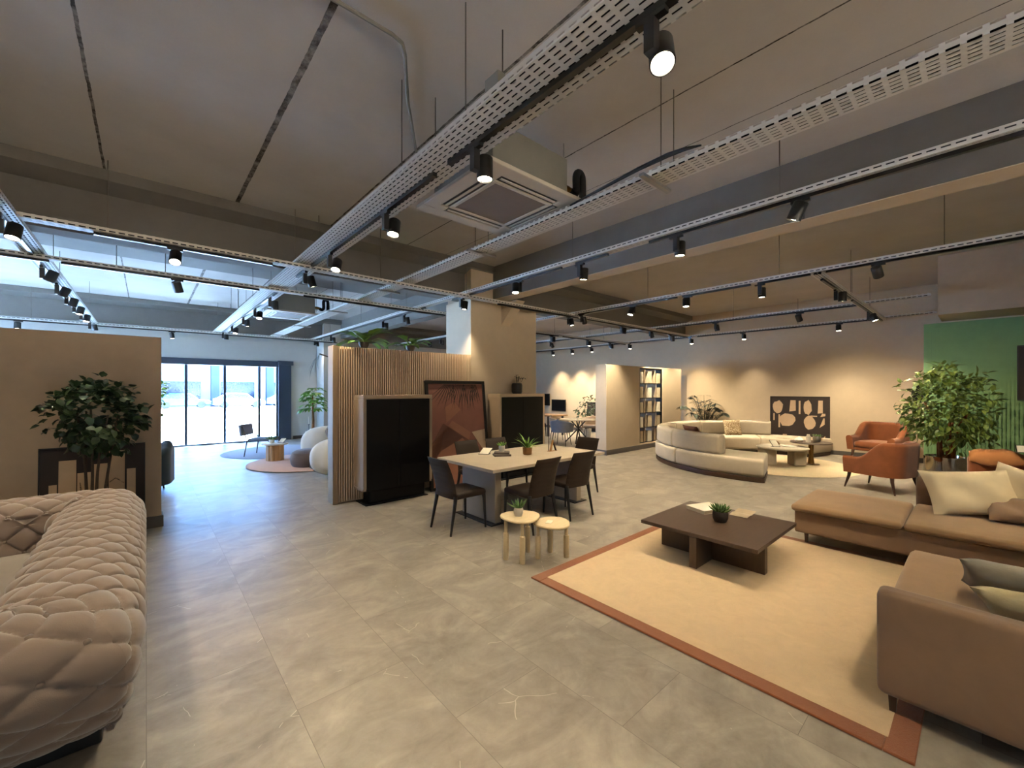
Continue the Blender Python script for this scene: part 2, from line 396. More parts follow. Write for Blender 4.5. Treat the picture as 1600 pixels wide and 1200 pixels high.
# sliding glass front
fr = MB()
for x in (-3.15, -1.9, -.96, -.05, .88, 1.83, 2.76, 3.28): fr.box(x-.035, x+.035, 15.57, 15.64, .03, 2.43)
fr.box(-3.2, 3.32, 15.5, 15.66, 2.43, 2.62).box(-3.2, 3.3, 15.55, 15.66, 0, .05)
S(fr, 'door_1', 'door_frame', bevel=.004)
xs = (-3.15, -1.9, -.96, -.05, .88, 1.83, 2.76, 3.28)
for a, b in zip(xs, xs[1:]): S(MB().box(a+.03, b-.03, 15.598, 15.606, .04, 2.44), 'window_pane', 'glass', smooth=False)
tag(MB().box(3.3, 3.68, 15.47, 15.53, 0, 2.5).box(3.28, 3.74, 15.44, 15.54, 2.5, 2.64).build('blind_panel', 'blind', bevel=.004), 'dark slate vertical panel standing at the side of the glass front', 'panel')

# ------------------------------------------------------------------ outside
S(MB().box(-60, 80, -60, 90, -.3, -.105), 'ground', 'asphalt', smooth=False)
b = thing('commercial_building', 'long pale building with blue pillars across the forecourt', 'building', (0, 0, -.105))
MB().box(-20, 24, 56, 64, 0, 6.2).build('wall', 'facade', b, smooth=False)
MB().box(-20.5, 24.5, 52, 56.5, 4.9, 5.6).build('canopy', 'facade_dark', b, smooth=False)
for i in range(8): MB().box(-15+i*5, -14.3+i*5, 52.4, 53.1, 0, 4.9).build('pillar', 'facade_dark', b, smooth=False)
for i in range(8): MB().box(-13.8+i*5, -10.6+i*5, 55.9, 56.02, .4, 2.6).build('shop_window', 'facade_glass', b, smooth=False)
def car(x, y, mat, label, L=4.2):
    t = thing('parked_car', label, 'car', (x, y, -.105), 0, 'cars parked across the forecourt')
    p = [(-.5, .28), (.5, .28), (.5, .62), (.43, .78), (.26, .86), (.12, 1.38), (-.24, 1.42), (-.42, .95), (-.5, .85)]
    MB().prism([(a*L, z) for a, z in p], -.85, .85).build('body', mat, t, bevel=.06)
    MB().prism([(.245*L, .9), (.115*L, 1.32), (-.23*L, 1.35), (-.385*L, .95)], -.86, .86).build('side_window', 'facade_glass', t, smooth=False)
    for a in (-.31, .31):
        for yy in (-.8, .8): MB().tube([(a*L, yy-.1, .31), (a*L, yy+.1, .31)], .31, 16).build('wheel', 'tyre', t)
car(-2.3, 49, 'car_blue', 'blue parked car seen behind the left pane of the glass front')
car(2.6, 49.5, 'car_blue', 'teal blue parked car just left of the middle door post')
car(6.9, 48.5, 'car_white', 'white parked car directly behind the middle door post')
car(11.6, 49, 'car_grey', 'grey parked car behind the rightmost glass pane')

# ------------------------------------------------------------------ ceiling services
def tray(name, label, axis, c, lo, hi, w, z=3.35, h=.05, track=None, track_off=0, rods=(), mat='tray'):
    """cable tray with hanging rods and a lighting track; axis 'Y' runs away at x=c, axis 'X' runs across at y=c"""
    t = thing('cable_tray', label, 'cable tray', (c, 0, z) if axis == 'Y' else (0, c, z), 0 if axis == 'Y' else -PI/2)
    # local frame: runs along +Y.  for axis X local +Y is world +X
    m = MB().box(-w/2, w/2, lo, hi, 0, .003).box(-w/2, -w/2+.003, lo, hi, .003, h).box(w/2-.003, w/2, lo, hi, .003, h)
    m.build('tray_channel', mat, t, smooth=False)
    k = max(1, int(w/.05))
    for i in range(k):
        x = (i+.5-k/2)*(w-.02)/k; r = min(.02, (w-.02)/k/2-.002)
        MB().tube([(x, lo+.05, .004+r), (x, hi-.05, .004+r)], r, 6).build('cable', 'foam_black', t)
    if axis == 'Y':
        cut = (5.95, 7.62, 14.6) if c < 6 else (1.53, 5.95, 8.35); segs = list(track or ())
        for q in cut: segs = [p for a, b in segs for p in (((a, min(b, q-.09)), (max(a, q+.09), b)) if a < q < b else ((a, b),)) if p[1]-p[0] > .05]
        track = segs
    for a, b in (track or ()):
        MB().box(track_off-.018, track_off+.018, a, b, -.032, -.002).build('lighting_track', 'track_black', t, smooth=False)
    for r in rods:
        MB().tube([(-w/2+.012 if r[1] < 0 else w/2-.012, r[0], .004), (-w/2+.012 if r[1] < 0 else w/2-.012, r[0], ZC-z-.004)], .0045, 6).build('hanger_rod', 'rod_metal', t)
    return t
t1 = tray('cable_tray', 'wide perforated white tray with black track passing beside the ceiling unit', 'Y', 1.62, -4.5, 15.1, .32, track=((-4.4, 2.55), (2.75, 6.6), (7.5, 15.0)), track_off=.025,
     rods=[(y, sd) for y in (2.1, 2.95, 6.0, 8.9, 11.5, 13.9) for sd in (-1, 1)])
MB().box(-.155, -.10, 1.78, 1.9, .05, .13).build('junction_box', 'ac_body', t1, bevel=.004)
t2 = tray('cable_tray', 'perforated tray without a track running under the edge of the ceiling unit', 'Y', 3.04, -4.5, 14.9, .22,
     rods=[(y, sd) for y in (-.6, 1.62, 4.0, 6.6, 9.04, 11.7, 14.1) for sd in (-1, 1)])
for y in (1.72, 4.0, 6.6, 9.04, 11.7, 14.1): MB().box(-.21, .21, y-.02, y+.02, -.025, -.002).build('support_bracket', 'steel', t2, smooth=False)
t3 = tray('cable_tray', 'narrow tray with black track passing in front of the central column', 'Y', 4.2, -4.5, 15.1, .12, track=((-4.4, 2.45), (3.0, 3.5), (3.75, 6.4), (7.4, 15)),
     rods=[(1.2, 1), (3.6, 1), (5.9, -1), (8.3, 1), (10.6, -1), (13.3, 1)])
tL = tray('cable_tray', 'white tray slanting over the left partition with close set spotlights', 'Y', -1.03, -4.5, 15.1, .2, track=((-4.4, 15),), rods=[(6.5, -1), (8.3, 1), (10.5, -1), (13, 1)])
r1 = tray('cable_tray', 'narrow beige tray with black track hanging above the walkway beside the rug', 'Y', 7.1, -4.5, 14.5, .1, track=((-4.4, 2.3), (2.4, 3.5), (3.6, 5.85), (7.5, 14)), rods=[(2.0, -1), (4.2, 1), (.3, 1), (8, 1)])
r2 = tray('cable_tray', 'narrow tray with black track hanging over the curved cream sofa', 'Y', 10.4, .6, 14.5, .08, track=((1.4, 14),), rods=[(1.7, 1), (3.9, 1), (7.3, -1)])
r3 = tray('cable_tray', 'narrow tray with black track closest to the right beige wall', 'Y', 12.85, .65, 14.5, .08, track=((1.5, 14.4),), rods=[(3.2, -1), (6.7, 1), (10, -1)])
b6 = tray('cable_tray', 'cross tray with black track in front of the deep concrete beam', 'X', 5.95, -.9, 12.4, .14, z=3.295, h=.045, track=((-.4, 1.2), (4.9, 7.2), (7.4, 12.3)), rods=[(-.3, -1), (2.6, 1), (5.6, -1)])
b8 = tray('cable_tray', 'cross tray with black track below the daylit far ceiling', 'X', 7.62, -4, 5.0, .12, z=3.295, h=.045, track=((-3.9, -.9), (-.8, 1.35), (2.0, 4.8)), rods=[(-1.9, 1), (-.3, -1), (.2, 1), (1.9, -1), (2.6, 1), (3.6, -1)])
b15 = tray('cable_tray', 'cross tray with black track along the wall over the glass front', 'X', 14.6, -5, 5.0, .1, z=3.295, h=.045, track=((-4.9, 4.9),), rods=[(-2, 1), (1.2, 1), (3.4, 1)])
bc = tray('cable_tray', 'short cross tray linking the tracks above the rust armchairs', 'X', 1.53, 7.0, 12.85, .12, z=3.295, h=.045, track=((7.3, 9.2), (9.4, 12.7)), rods=[(9.0, 1), (11.5, -1)])
b86 = tray('cable_tray', 'short cross tray beyond the column above the far dining tables', 'X', 8.35, 5.5, 12.85, .1, z=3.295, h=.045, track=((5.6, 9.2), (9.4, 12.7)), rods=[(9.0, 1), (11.5, -1)])

# spotlights -------------------------------------------------------
PR = {}
def proto():
    PR['a'] = MB().box(-.017, .017, -.07, .07, -.022, 0).build('adapter', 'black_metal', None, bevel=.003).data
    PR['g'] = MB().box(-.024, .024, -.024, .024, -.16, -.02).build('gear_box', 'black_metal', None, bevel=.005).data
    PR['h'] = MB().lathe([(.0, .075), (.045, .075), (.055, .065), (.056, -.075), (.050, -.078), (.047, -.066)], n=24).build('lamp_head', 'black_metal', None, ang=50).data
    PR['l'] = MB().lathe([(.0, -.064), (.047, -.064), (.047, -.069), (0, -.069)], n=20).build('lens', 'lamp_on', None).data
    for o in [o for o in bpy.data.objects if o.name in ('adapter', 'gear_box', 'lamp_head', 'lens')]: bpy.data.objects.remove(o)
proto()
CNT = [0]
LIGHT = (1.0, .83, .57)
def spot(x, y, z, ang, aim, label, power=150, side=1, group='black track spotlights'):
    """ang: direction of the track (0 along Y, -pi/2 along X); aim: where the beam lands on the floor relative to the lamp"""
    t = thing('track_spotlight', label, 'spotlight', (x, y, z), ang, group)
    def kid(n, me, p):
        o = bpy.data.objects.new(n, me); COL.objects.link(o); o.parent = p; return o
    kid('adapter', PR['a'], t); kid('gear_box', PR['g'], t)
    h = kid('lamp_head', PR['h'], t); h.location = (side*.083, 0, -.115)
    d = Vector((aim[0], aim[1], -3.1)).normalized()
    q = (-d).to_track_quat('Z', 'Y').to_euler()
    ml = Euler((0, 0, -ang)).to_matrix() @ q.to_matrix()
    h.rotation_euler = ml.to_euler()
    kid('lens', PR['l'], h)
    L = bpy.data.lights.new('spot', 'SPOT'); L.energy = power*(.98 if x > 6.5 else .56); L.color = LIGHT; L.spot_size = math.radians(88); L.spot_blend = .75; L.shadow_soft_size = .035
    lo = bpy.data.objects.new('beam_lamp', L); COL.objects.link(lo); lo.parent = h; lo.location = (0, 0, -.085)
    return t
def run(axis, c, z, rows, where):
    n = 0
    for r in rows:
        p, aim = r[0], r[1]; pw = r[2] if len(r) > 2 else (150 if p < 8 or c > 6 else 45); side = r[3] if len(r) > 3 else 1
        lab = where.replace('#', ORD[n]); n += 1
        if axis == 'Y': spot(c, p, z, 0, aim, lab, pw, side)
        else: spot(p, c, z, -PI/2, aim, lab, pw, side)
P0 = 150
run('Y', 1.645, 3.318, [(.95, (-1.0, -.8), 170), (2.24, (0, 0), 170), (3.62, (-.6, -.5)), (5.17, (-.9, -1.0)), (6.2, (.9, .1), 170), (8.38, (.2, .3)), (9.73, (-.6, -1.2)), (11.08, (.2, 0)), (12.7, (-.5, -.6)), (14.4, (0, .2))],
    '# black spotlight from the camera under the wide tray beside the ceiling unit')
run('Y', -1.03, 3.318, [(6.1, (-.3, -.9)), (8.2, (-1.2, .2)), (9.4, (-1.2, .3)), (10.42, (-.8, .2)), (11.43, (-.6, -.5)), (12.57, (-.5, -.6)), (14.3, (.5, .3))],
    '# black spotlight from the camera under the white tray over the left partition')
run('Y', 4.2, 3.318, [(1.03, (.3, 1.5), 190, -1), (2.14, (.1, .1), 210), (3.44, (.05, .3), 200), (4.59, (-.4, -.4), 170, -1), (6.14, (-.25, .3), 170), (8.32, (.6, .3)), (9.4, (.4, 1.0)), (13.08, (.4, .4)), (14.7, (.2, .2))],
    '# black spotlight from the camera under the narrow tray passing the column')
run('Y', 7.1, 3.318, [(.89, (3.3, -.4), 300, -1), (2.27, (.1, 0), 170), (3.4, (-.3, -.2), 150, -1), (4.48, (-1.0, .4), 150, -1), (5.76, (1.5, .6), 240), (11.54, (.2, .3)), (12.3, (.2, .3))],
    '# black spotlight from the camera under the tray above the walkway')
run('Y', 10.4, 3.318, [(2.56, (2.4, -.5), 330, -1), (4.3, (.3, -.3), 190), (6.05, (2.4, .2), 320), (9.8, (2.5, .4), 400)],
    '# black spotlight from the near end under the tray over the curved sofa')
run('Y', 12.85, 3.318, [(2.34, (-.5, -.2), 160, -1), (4.55, (-.6, -.3), 160), (6.08, (-.5, -.2), 150), (8.3, (-.5, -.2), 200), (9.99, (-.3, -.2), 290), (10.96, (-.3, -.2), 290), (12.01, (-.3, -.2), 290)],
    '# black spotlight from the near end under the tray closest to the right wall')
run('X', 5.95, 3.263, [(.24, (-.3, -1.9), 120, 1), (6.88, (.4, -.4), 130), (8.88, (0, .55), 150), (11.3, (.9, .3), 150)],
    '# black spotlight from the left under the cross tray in front of the deep beam')
run('X', 7.62, 3.263, [(.33, (.9, 1.4), 140)], '# black tilted spotlight under the cross tray below the daylit ceiling')
run('X', 14.6, 3.263, [(-2.2, (0, -.4)), (.52, (.4, -.2))], '# black spotlight from the left along the wall above the glass front')
run('X', 1.53, 3.263, [(8.17, (.2, .1), 130), (11.0, (-.1, -1.1), 330)], '# black spotlight from the left under the cross tray above the rust armchairs')
run('X', 8.35, 3.263, [(8.9, (.1, .2)), (10.57, (-.3, 0)), (11.77, (.5, .3))], '# black spotlight from the left above the far dining tables')
# more of the same lamps on the track sections behind and beside the camera
for (x, y, aim, pw) in ((1.64, -.7, (.3, .9), 170), (4.2, -.5, (.3, .5), 170), (-1.03, 3.9, (.5, .4), 150), (-1.03, 1.9, (.4, -.1), 170), (7.1, -.6, (-.8, .2), 150), (1.64, -2.6, (0, 0), 150)):
    spot(x, y, 3.318, 0, aim, 'black spotlight on a track section outside the photographed area', pw, group='spotlights outside the photographed area')

# ceiling cassettes, pipes ---------------------------------------------
def cassette(x, y, label):
    t = thing('ceiling_air_conditioner', label, 'air conditioner', (x, y, 3.44), 0, 'ceiling cassette units')
    m = MB(); a, c = .575, .31
    m.box(-a, a, -a, -c-.13, 0, .035).box(-a, a, c+.13, a, 0, .035).box(-a, -c-.13, -c-.13, c+.13, 0, .035).box(c+.13, a, -c-.13, c+.13, 0, .035)
    m.box(-c-.04, c+.04, -c-.04, -c, 0, .03).box(-c-.04, c+.04, c, c+.04, 0, .03).box(-c-.04, -c, -c, c, 0, .03).box(c, c+.04, -c, c, 0, .03)
    for sx in (-1, 1):
        for sy in (-1, 1):
            xa, xb = sorted((sx*(c+.04), sx*(c+.14))); ya, yb = sorted((sy*(c+.04), sy*(c+.14))); m.box(xa, xb, ya, yb, 0, .03)
    m.build('panel', 'ac_white', t, bevel=.006)
    MB().box(-c, c, -c, c, .008, .02).build('intake_grille', 'ac_grille', t, smooth=False)
    for k in range(4):
        f = MB().box(-c-.03, c+.03, c+.04, c+.14, .012, .02, rotM(rz=k*PI/2)).build('air_outlet', 'black_metal', t, smooth=False)
        MB().box(-c-.02, c+.02, c+.075, c+.1, .0, .008, rotM(rz=k*PI/2)).build('louvre', 'ac_white', f, smooth=False)
    MB().box(-.45, .45, -.45, .45, .036, .43).build('housing', 'ac_body', t, bevel=.008)
    for sx in (-1, 1):
        for sy in (-1, 1):
            rod = MB().tube([(sx*.5, sy*.36, .1), (sx*.5, sy*.36, ZC-3.445)], .006, 8).box(sx*.5-.03, sx*.5+.03, sy*.36-.02, sy*.36+.02, .14, .2)
            rod.build('hanger_rod', 'steel', t)
    MB().tube([(.45, -.38, .2), (.53, -.38, .2), (.57, -.38, .19)], .03, 10).build('pipe_joint', 'bronze', t)
    MB().tube(smooth_pts([(.56, -.38, .19), (.62, -.38, .17), (.66, -.38, .22), (.66, -.38, .36), (.69, -.38, .41), (.74, -.38, .40), (.76, -.38, .33), (.76, -.38, .05)], 4), .036, 12).build('insulated_pipe', 'foam_black', t)
    return t
cassette(2.53, 3.04, 'large square ceiling cassette air conditioner hanging over the walkway')
cassette(2.55, 10.9, 'far ceiling cassette air conditioner hanging before the glass front')
tag(MB().tube([(.2, 2.6, ZC-.035), (.93, 2.58, ZC-.035), (1.22, 2.58, ZC-.035), (1.30, 2.6, ZC-.035), (1.36, 2.68, ZC-.035), (1.6, 3.1, ZC-.035), (2.0, 3.7, ZC-.035)], .014, 8).build('conduit_pipe', 'ac_body'), 'thin bent conduit pipe fixed to the ceiling ahead of the ceiling unit', 'pipe')
tag(MB().tube([(.45, 11.2, ZC-.04), (1.4, 11.2, ZC-.04), (1.55, 11.25, ZC-.06), (1.58, 11.3, ZC-.12), (1.58, 11.3, 3.42)], .014, 8).build('conduit_pipe', 'steel'), 'thin conduit pipe bending down from the daylit far ceiling', 'pipe')
tag(MB().lathe([(0, -.05), (.05, -.045), (.055, 0)], (.42, 11.2, ZC-.001), 16).build('smoke_detector', 'ac_white'), 'small round detector at the end of the far conduit', 'detector')
tag(MB().tube([(2.915, 2.5, 3.385), (2.912, 2.2, 3.405), (2.91, 1.8, 3.435), (2.91, 1.55, 3.44), (2.91, 1.42, 3.43), (2.91, 1.3, 3.405)], [.008, .012, .016, .018, .014, .006], 8).build('insulated_pipe', 'foam_black'), 'black pipe insulation lying along the tray beside the ceiling unit', 'pipe')

# ------------------------------------------------------------------ helpers for furniture
def ushell(w, d, hfun, th, z0, rc=.18, flare=.0, n=60, m=10, front=0.0):
    """open-fronted shell (arms and back). local: opening faces +Y, width along X"""
    pts = []
    a = w/2; 
    seg = [(-a, d/2-front), (-a, -d/2+rc)]
    P = []
    for t in range(16): P.append((-a, d/2-front+(-d+rc+front)*t/16, -1, 0))
    for t in range(13): q = PI+PI/2*t/12; P.append((-a+rc+rc*math.cos(q), -d/2+rc+rc*math.sin(q), math.cos(q), math.sin(q)))
    for t in range(1, 16): P.append((-a+rc+(w-2*rc)*t/16, -d/2, 0, -1))
    for t in range(13): q = 1.5*PI+PI/2*t/12; P.append((a-rc+rc*math.cos(q), -d/2+rc+rc*math.sin(q), math.cos(q), math.sin(q)))
    for t in range(1, 17): P.append((a, -d/2+rc+(d-rc-front)*t/16, 1, 0))
    N_ = len(P)
    def fn(u, v):
        i = min(N_-1, int(round(u*(N_-1)))); x, y, nx, ny = P[i]; s = i/(N_-1)
        h = hfun(abs(2*s-1)); r = th/2
        # profile: inner bottom -> inner top -> arc -> outer top -> outer bottom
        if v < .3: q = v/.3; off = -r; z = z0+(h-r-z0)*q
        elif v < .7: q = (v-.3)/.4*PI; off = -r*math.cos(q); z = h-r+r*math.sin(q)
        else: q = (v-.7)/.3; off = r; z = h-r+(z0-h+r)*q
        off += flare*(z-z0)/(h-z0)
        end = min(i, N_-1-i)
        return (x+nx*off, y+ny*off+(0 if end else 0), z)
    mb = MB(); mb.grid(fn, N_, 31)
    nv = 31
    mb.f.append(tuple(range(nv))); mb.f.append(tuple(reversed(range((N_-1)*nv, N_*nv))))
    return mb
def taper(p0, p1, r0, r1, n=10): return MB().tube([p0, p1], [r0, r1], n)
def pillow(w, h, t, M, n=14, pinch=.07):
    m = MB()
    for sg in (1, -1):
        def fn(u, v):
            a, b = 2*u-1, 2*v-1
            x = w/2*a*(1-pinch*(1-b*b)*1.0); y = h/2*b*(1-pinch*(1-a*a))
            z = sg*t/2*(max(0, 1-a**4)*max(0, 1-b**4))**.55+.012*math.sin(5*a+3*b)*(1-a*a)*(1-b*b)
            return M @ Vector((x, y, z))
        m.grid(fn, n, n, flip=(sg < 0))
    m.weld = True; return m
def leaf(mb, p, d, up, L, W, fold=.25, curl=.3):
    d = d.normalized(); s = d.cross(up)
    if s.length < 1e-3: s = Vector((1, 0, 0))
    s.normalize(); u = s.cross(d)
    pts = []
    for t, w in ((0, .12), (.35, 1), (.7, .8), (1, .02)):
        c = p+d*L*t-u*curl*L*t*t
        pts += [c+s*W/2*w+u*fold*W/2*w, c, c-s*W/2*w+u*fold*W/2*w]
    fs = []
    for i in range(3):
        a = i*3; fs += [(a, a+1, a+4, a+3), (a+1, a+2, a+5, a+4)]
    mb.add(pts, fs)
def rv(r=R): 
    while 1:
        v = Vector((r.uniform(-1, 1), r.uniform(-1, 1), r.uniform(-1, 1)))
        if .05 < v.length < 1: return v.normalized()
def crown(c, rad, n, L, W, seed, shell=.55, clusters=None):
    r = random.Random(seed); mb = MB(); c = Vector(c)
    cl = [Vector((v.x*rad[0], v.y*rad[1], v.z*rad[2]))*r.uniform(shell, 1) for v in (rv(r) for _ in range(clusters or n//9))]
    for i in range(n):
        b = cl[i % len(cl)]; p = c+b+rv(r)*L*1.1
        d = (b.normalized()*.7+rv(r)*.7+Vector((0, 0, -.15)))
        l = L*r.uniform(.7, 1.2)
        leaf(mb, p, d, (Vector((0, 0, 1))+rv(r)*.5).normalized(), l, W*l/L, .2, r.uniform(.1, .5))
    return mb

# ------------------------------------------------------------------ tufted grey sofa
def chesterfield():
    t = thing('tufted_sofa', 'large grey deep buttoned sofa with rolled arms beside the left partition', 'sofa', (-.7, 3.9, 0))
    O = Vector((-.7, 3.9, 0)); xc, ya, yb, rc, xe = -.28, 2.56, 5.27, .14, -1.35
    P = []; ds = .0072
    def line(a, b, nx, ny, tagp):
        L = math.dist(a, b); k = max(2, int(L/ds))
        for i in range(k): P.append((a[0]+(b[0]-a[0])*i/k, a[1]+(b[1]-a[1])*i/k, nx, ny, tagp))
    line((xe, ya), (xc-rc, ya), 0, -1, 0)
    k = 30
    for i in range(k): q = -PI/2+PI/2*i/k; P.append((xc-rc+rc*math.cos(q), ya+rc+rc*math.sin(q), math.cos(q), math.sin(q), 0 if i < k/2 else 1))
    line((xc, ya+rc), (xc, yb-rc), 1, 0, 1)
    for i in range(k): q = PI/2*i/k; P.append((xc-rc+rc*math.cos(q), yb-rc+rc*math.sin(q), math.cos(q), math.sin(q), 1 if i < k/2 else 2))
    line((xc-rc, yb), (xe, yb), 0, 1, 2)
    prof_a = [(-.40, .34), (-.36, .46), (-.32, .58), (-.27, .68), (-.16, .75), (0, .775), (.14, .75), (.23, .67), (.26, .57), (.23, .46), (.14, .34), (.02, .23), (-.12, .14), (-.2, .1)]
    prof_b = [(-.34, .34), (-.31, .46), (-.28, .58), (-.24, .68), (-.14, .75), (0, .775), (.13, .75), (.22, .67), (.26, .57), (.25, .46), (.23, .34), (.20, .23), (.17, .14), (.14, .1)]
    def cat(pr): return smooth_pts([(a, b, 0) for a, b in pr], 16)
    A, B = cat(prof_a), cat(prof_b); M_ = len(A)
    g = [0]
    for i in range(1, M_): g.append(g[-1]+(A[i]-A[i-1]).length)
    nu = len(P); s = [0]
    for i in range(1, nu):
        dd = math.dist(P[i][:2], P[i-1][:2]); nrm = math.dist(P[i][2:4], P[i-1][2:4])
        s.append(s[-1]+dd+nrm*.13)
    def base(i, j):
        x, y, nx, ny, _ = P[i]; w = abs(ny)**2; z = A[j].y*w+B[j].y*(1-w)
        fx, fy = min(1, abs(nx)*1.35), min(1, abs(ny)*1.35)
        return Vector((x+math.copysign(fx, nx)*B[j].x, y+math.copysign(fy, ny)*A[j].x, z))
    pos = [[base(i, j) for j in range(M_)] for i in range(nu)]; V = [[None]*M_ for _ in range(nu)]
    for i in range(nu):
        for j in range(M_):
            du = pos[min(i+1, nu-1)][j]-pos[max(i-1, 0)][j]; dv = pos[i][min(j+1, M_-1)]-pos[i][max(j-1, 0)]
            nn = du.cross(dv)
            nn = nn.normalized() if nn.length > 1e-9 else Vector((0, 0, 1))
            mid = Vector((P[i][0], P[i][1], .5)); 
            if nn.dot(pos[i][j]-mid) < 0 and j > 48: nn = -nn
            elif j <= 48 and nn.dot(Vector((P[i][2], P[i][3], 0))) > 0 and j < 40: nn = -nn
            p, q = s[i]/.2+g[j]/.2, s[i]/.2-g[j]/.2
            f = abs(math.sin(PI*p)*math.sin(PI*q))**.5
            bt = math.hypot(p-round(p), q-round(q)); ld = min(abs(p-round(p)), abs(q-round(q)))*.1414
            edge = min(1, (M_-1-j)/8)
            disp = (.023*f-.011*math.exp(-(ld/.007)**2)-.006*math.exp(-(bt/.15)**2))*edge
            V[i][j] = pos[i][j]+nn*disp-O
    for nm, tg in (('armrest', 0), ('backrest', 1), ('armrest', 2)):
        idx = [i for i in range(nu) if P[i][4] == tg]
        if idx[-1] < nu-1: idx.append(idx[-1]+1)
        mb = MB(); vs = [V[i][j] for i in idx for j in range(M_)]
        fs = [(a*M_+j, (a+1)*M_+j, (a+1)*M_+j+1, a*M_+j+1) for a in range(len(idx)-1) for j in range(M_-1)]
        mb.add(vs, fs)
        if tg == 0: mb.f.append(tuple(range(M_)))
        if tg == 2: mb.f.append(tuple(range((len(idx)-1)*M_, len(idx)*M_)))
        # covered buttons sunk at the crossings
        smin, smax = s[idx[0]], s[idx[-1]]
        for a in range(int(smin/.1)-1, int(smax/.1)+2):
            for c in range(-1, int(g[-1]/.1)+2):
                if (a+c) % 2: continue
                ss, gg = a*.1, c*.1
                if not (smin <= ss < smax) or not (.03 < gg < g[-1]-.06): continue
                i = min(idx, key=lambda q: abs(s[q]-ss)); j = min(range(M_), key=lambda q: abs(g[q]-gg))
                i = min(i, nu-2); j2 = min(j+1, M_-1)
                e1 = (V[i+1][j]-V[max(i-1, 0)][j]); e2 = V[i][j2]-V[i][j-1]; nn = e1.cross(e2).normalized()
                mid = Vector((P[i][0], P[i][1], .5))-O
                if nn.dot(V[i][j]-mid) < 0: nn = -nn
                mm = Matrix.Translation(V[i][j]+nn*.007) @ nn.to_track_quat('Z', 'Y').to_matrix().to_4x4()
                mb.lathe([(.014, -.004), (.0135, .004), (.009, .008), (0, .0095)], (0, 0, 0), 10, mm)
        mb.build(nm, 'velvet_grey', t, ang=75)
    MB().soft(-1.4, -.58, 2.93, 4.92, .27, .435, .05, .012).build('seat_cushion', 'velvet_seat', t).location = -O
    MB().box(-1.33, -.2, 2.84, 5.0, .06, .28).build('seat_base', 'velvet_grey', t, bevel=.02).location = -O
    MB().box(-1.3, -.16, 2.80, 5.03, 0, .09).build('plinth', 'black_metal', t, bevel=.01).location = -O
chesterfield()

# plant + art behind it
def ficus(name, label, loc, pot_mat, pot_r, pot_h, crown_c, rad, n, L, W, mat, trunks, trunk_mat, seed, stem_r=.018, clusters=None):
    t = thing(name, label, 'plant', loc)
    MB().lathe([(pot_r*.82, 0), (pot_r*.95, pot_h*.3), (pot_r, pot_h), (pot_r*.93, pot_h), (pot_r*.9, pot_h*.86), (0, pot_h*.86)], n=32).build('pot', pot_mat, t)
    MB().lathe([(pot_r*.895, pot_h*.8), (pot_r*.895, pot_h*.9), (0, pot_h*.92)], n=24).build('soil', 'soil', t)
    r = random.Random(seed); m = MB()
    for i in range(trunks):
        a = 2*PI*i/trunks+r.uniform(-.3, .3); e = Vector(crown_c)+Vector((math.cos(a)*rad[0]*.45, math.sin(a)*rad[1]*.45, r.uniform(-.3, .3)*rad[2]))
        st = Vector((math.cos(a)*pot_r*.3, math.sin(a)*pot_r*.3, pot_h*.85))
        mid = (st+e)/2+Vector((r.uniform(-.03, .03), r.uniform(-.03, .03), 0))-Vector((e.x, e.y, 0))*.15
        pts = smooth_pts([st, mid, e], 6); m.tube(pts, [stem_r*(1-.5*k/(len(pts)-1)) for k in range(len(pts))], 7)
    m.build('trunk', trunk_mat, t)
    crown(crown_c, rad, n, L, W, seed, clusters=clusters).build('foliage', mat, t)
    return t
ficus('potted_tree', 'round leaved green tree in a pot between grey sofa and left partition', (-.42, 6.18, 0), 'white_ceramic', .17, .32, (0.03, 0, 1.40), (.35, .32, .38), 950, .075, .066, 'leaf_dark', 6, 'bark_grey', 11, .016, 70)
def framed(name, label, w, h, th, frame_mat, base, lean, rz, shapes, back_mat, fw=.035, d=.035):
    """picture leaning on a wall: local x along width, front faces -Y; base is the bottom centre"""
    t = thing(name, label, 'picture', base, rz)
    M = rotM(rx=-lean)
    f = MB()
    f.box(-w/2, w/2, 0, d, 0, fw, M).box(-w/2, w/2, 0, d, h-fw, h, M).box(-w/2, -w/2+fw, 0, d, fw, h-fw, M).box(w/2-fw, w/2, 0, d, fw, h-fw, M)
    f.build('frame', frame_mat, t, bevel=.003)
    c = MB().box(-w/2+fw*.8, w/2-fw*.8, d*.35, d*.9, fw*.8, h-fw*.8, M).build('canvas', back_mat, t, smooth=False)
    for nm, mat, polys in shapes:
        m = MB()
        for pl in polys: m.prism([(x*w, z*h) for x, z in pl], d*.35-.0022, d*.35-.0002, M)
        m.build(nm, mat, c, smooth=False)
    return t
rect = lambda x0, x1, z0, z1, j=0: [(x0, z0), (x1, z0+j), (x1, z1), (x0+j, z1)]
framed('framed_painting', 'painting of pale upright blocks on dark ground leaning behind the tree', .86, 1.06, .03, 'black_metal', (-.44, 6.62, 0.0), .06, 0,
    [('painted_block', 'art_beige', [rect(-.41, -.34, .05, .62), rect(-.33, -.17, .05, .86, .005), rect(-.16, -.02, .05, .72), rect(-.01, .12, .05, .8), rect(.13, .29, .05, .93, .004), rect(.31, .40, .05, .72)]),
     ('painted_line', 'art_dark', [[(.14, .6), (.2, .64), (.28, .58), (.28, .565), (.2, .625), (.14, .585)], [(.14, .42), (.26, .45), (.26, .36), (.25, .36), (.25, .435), (.14, .41)], [(-.12, .3), (-.08, .3), (-.13, .62), (-.14, .62)]])], 'art_dark', .012)
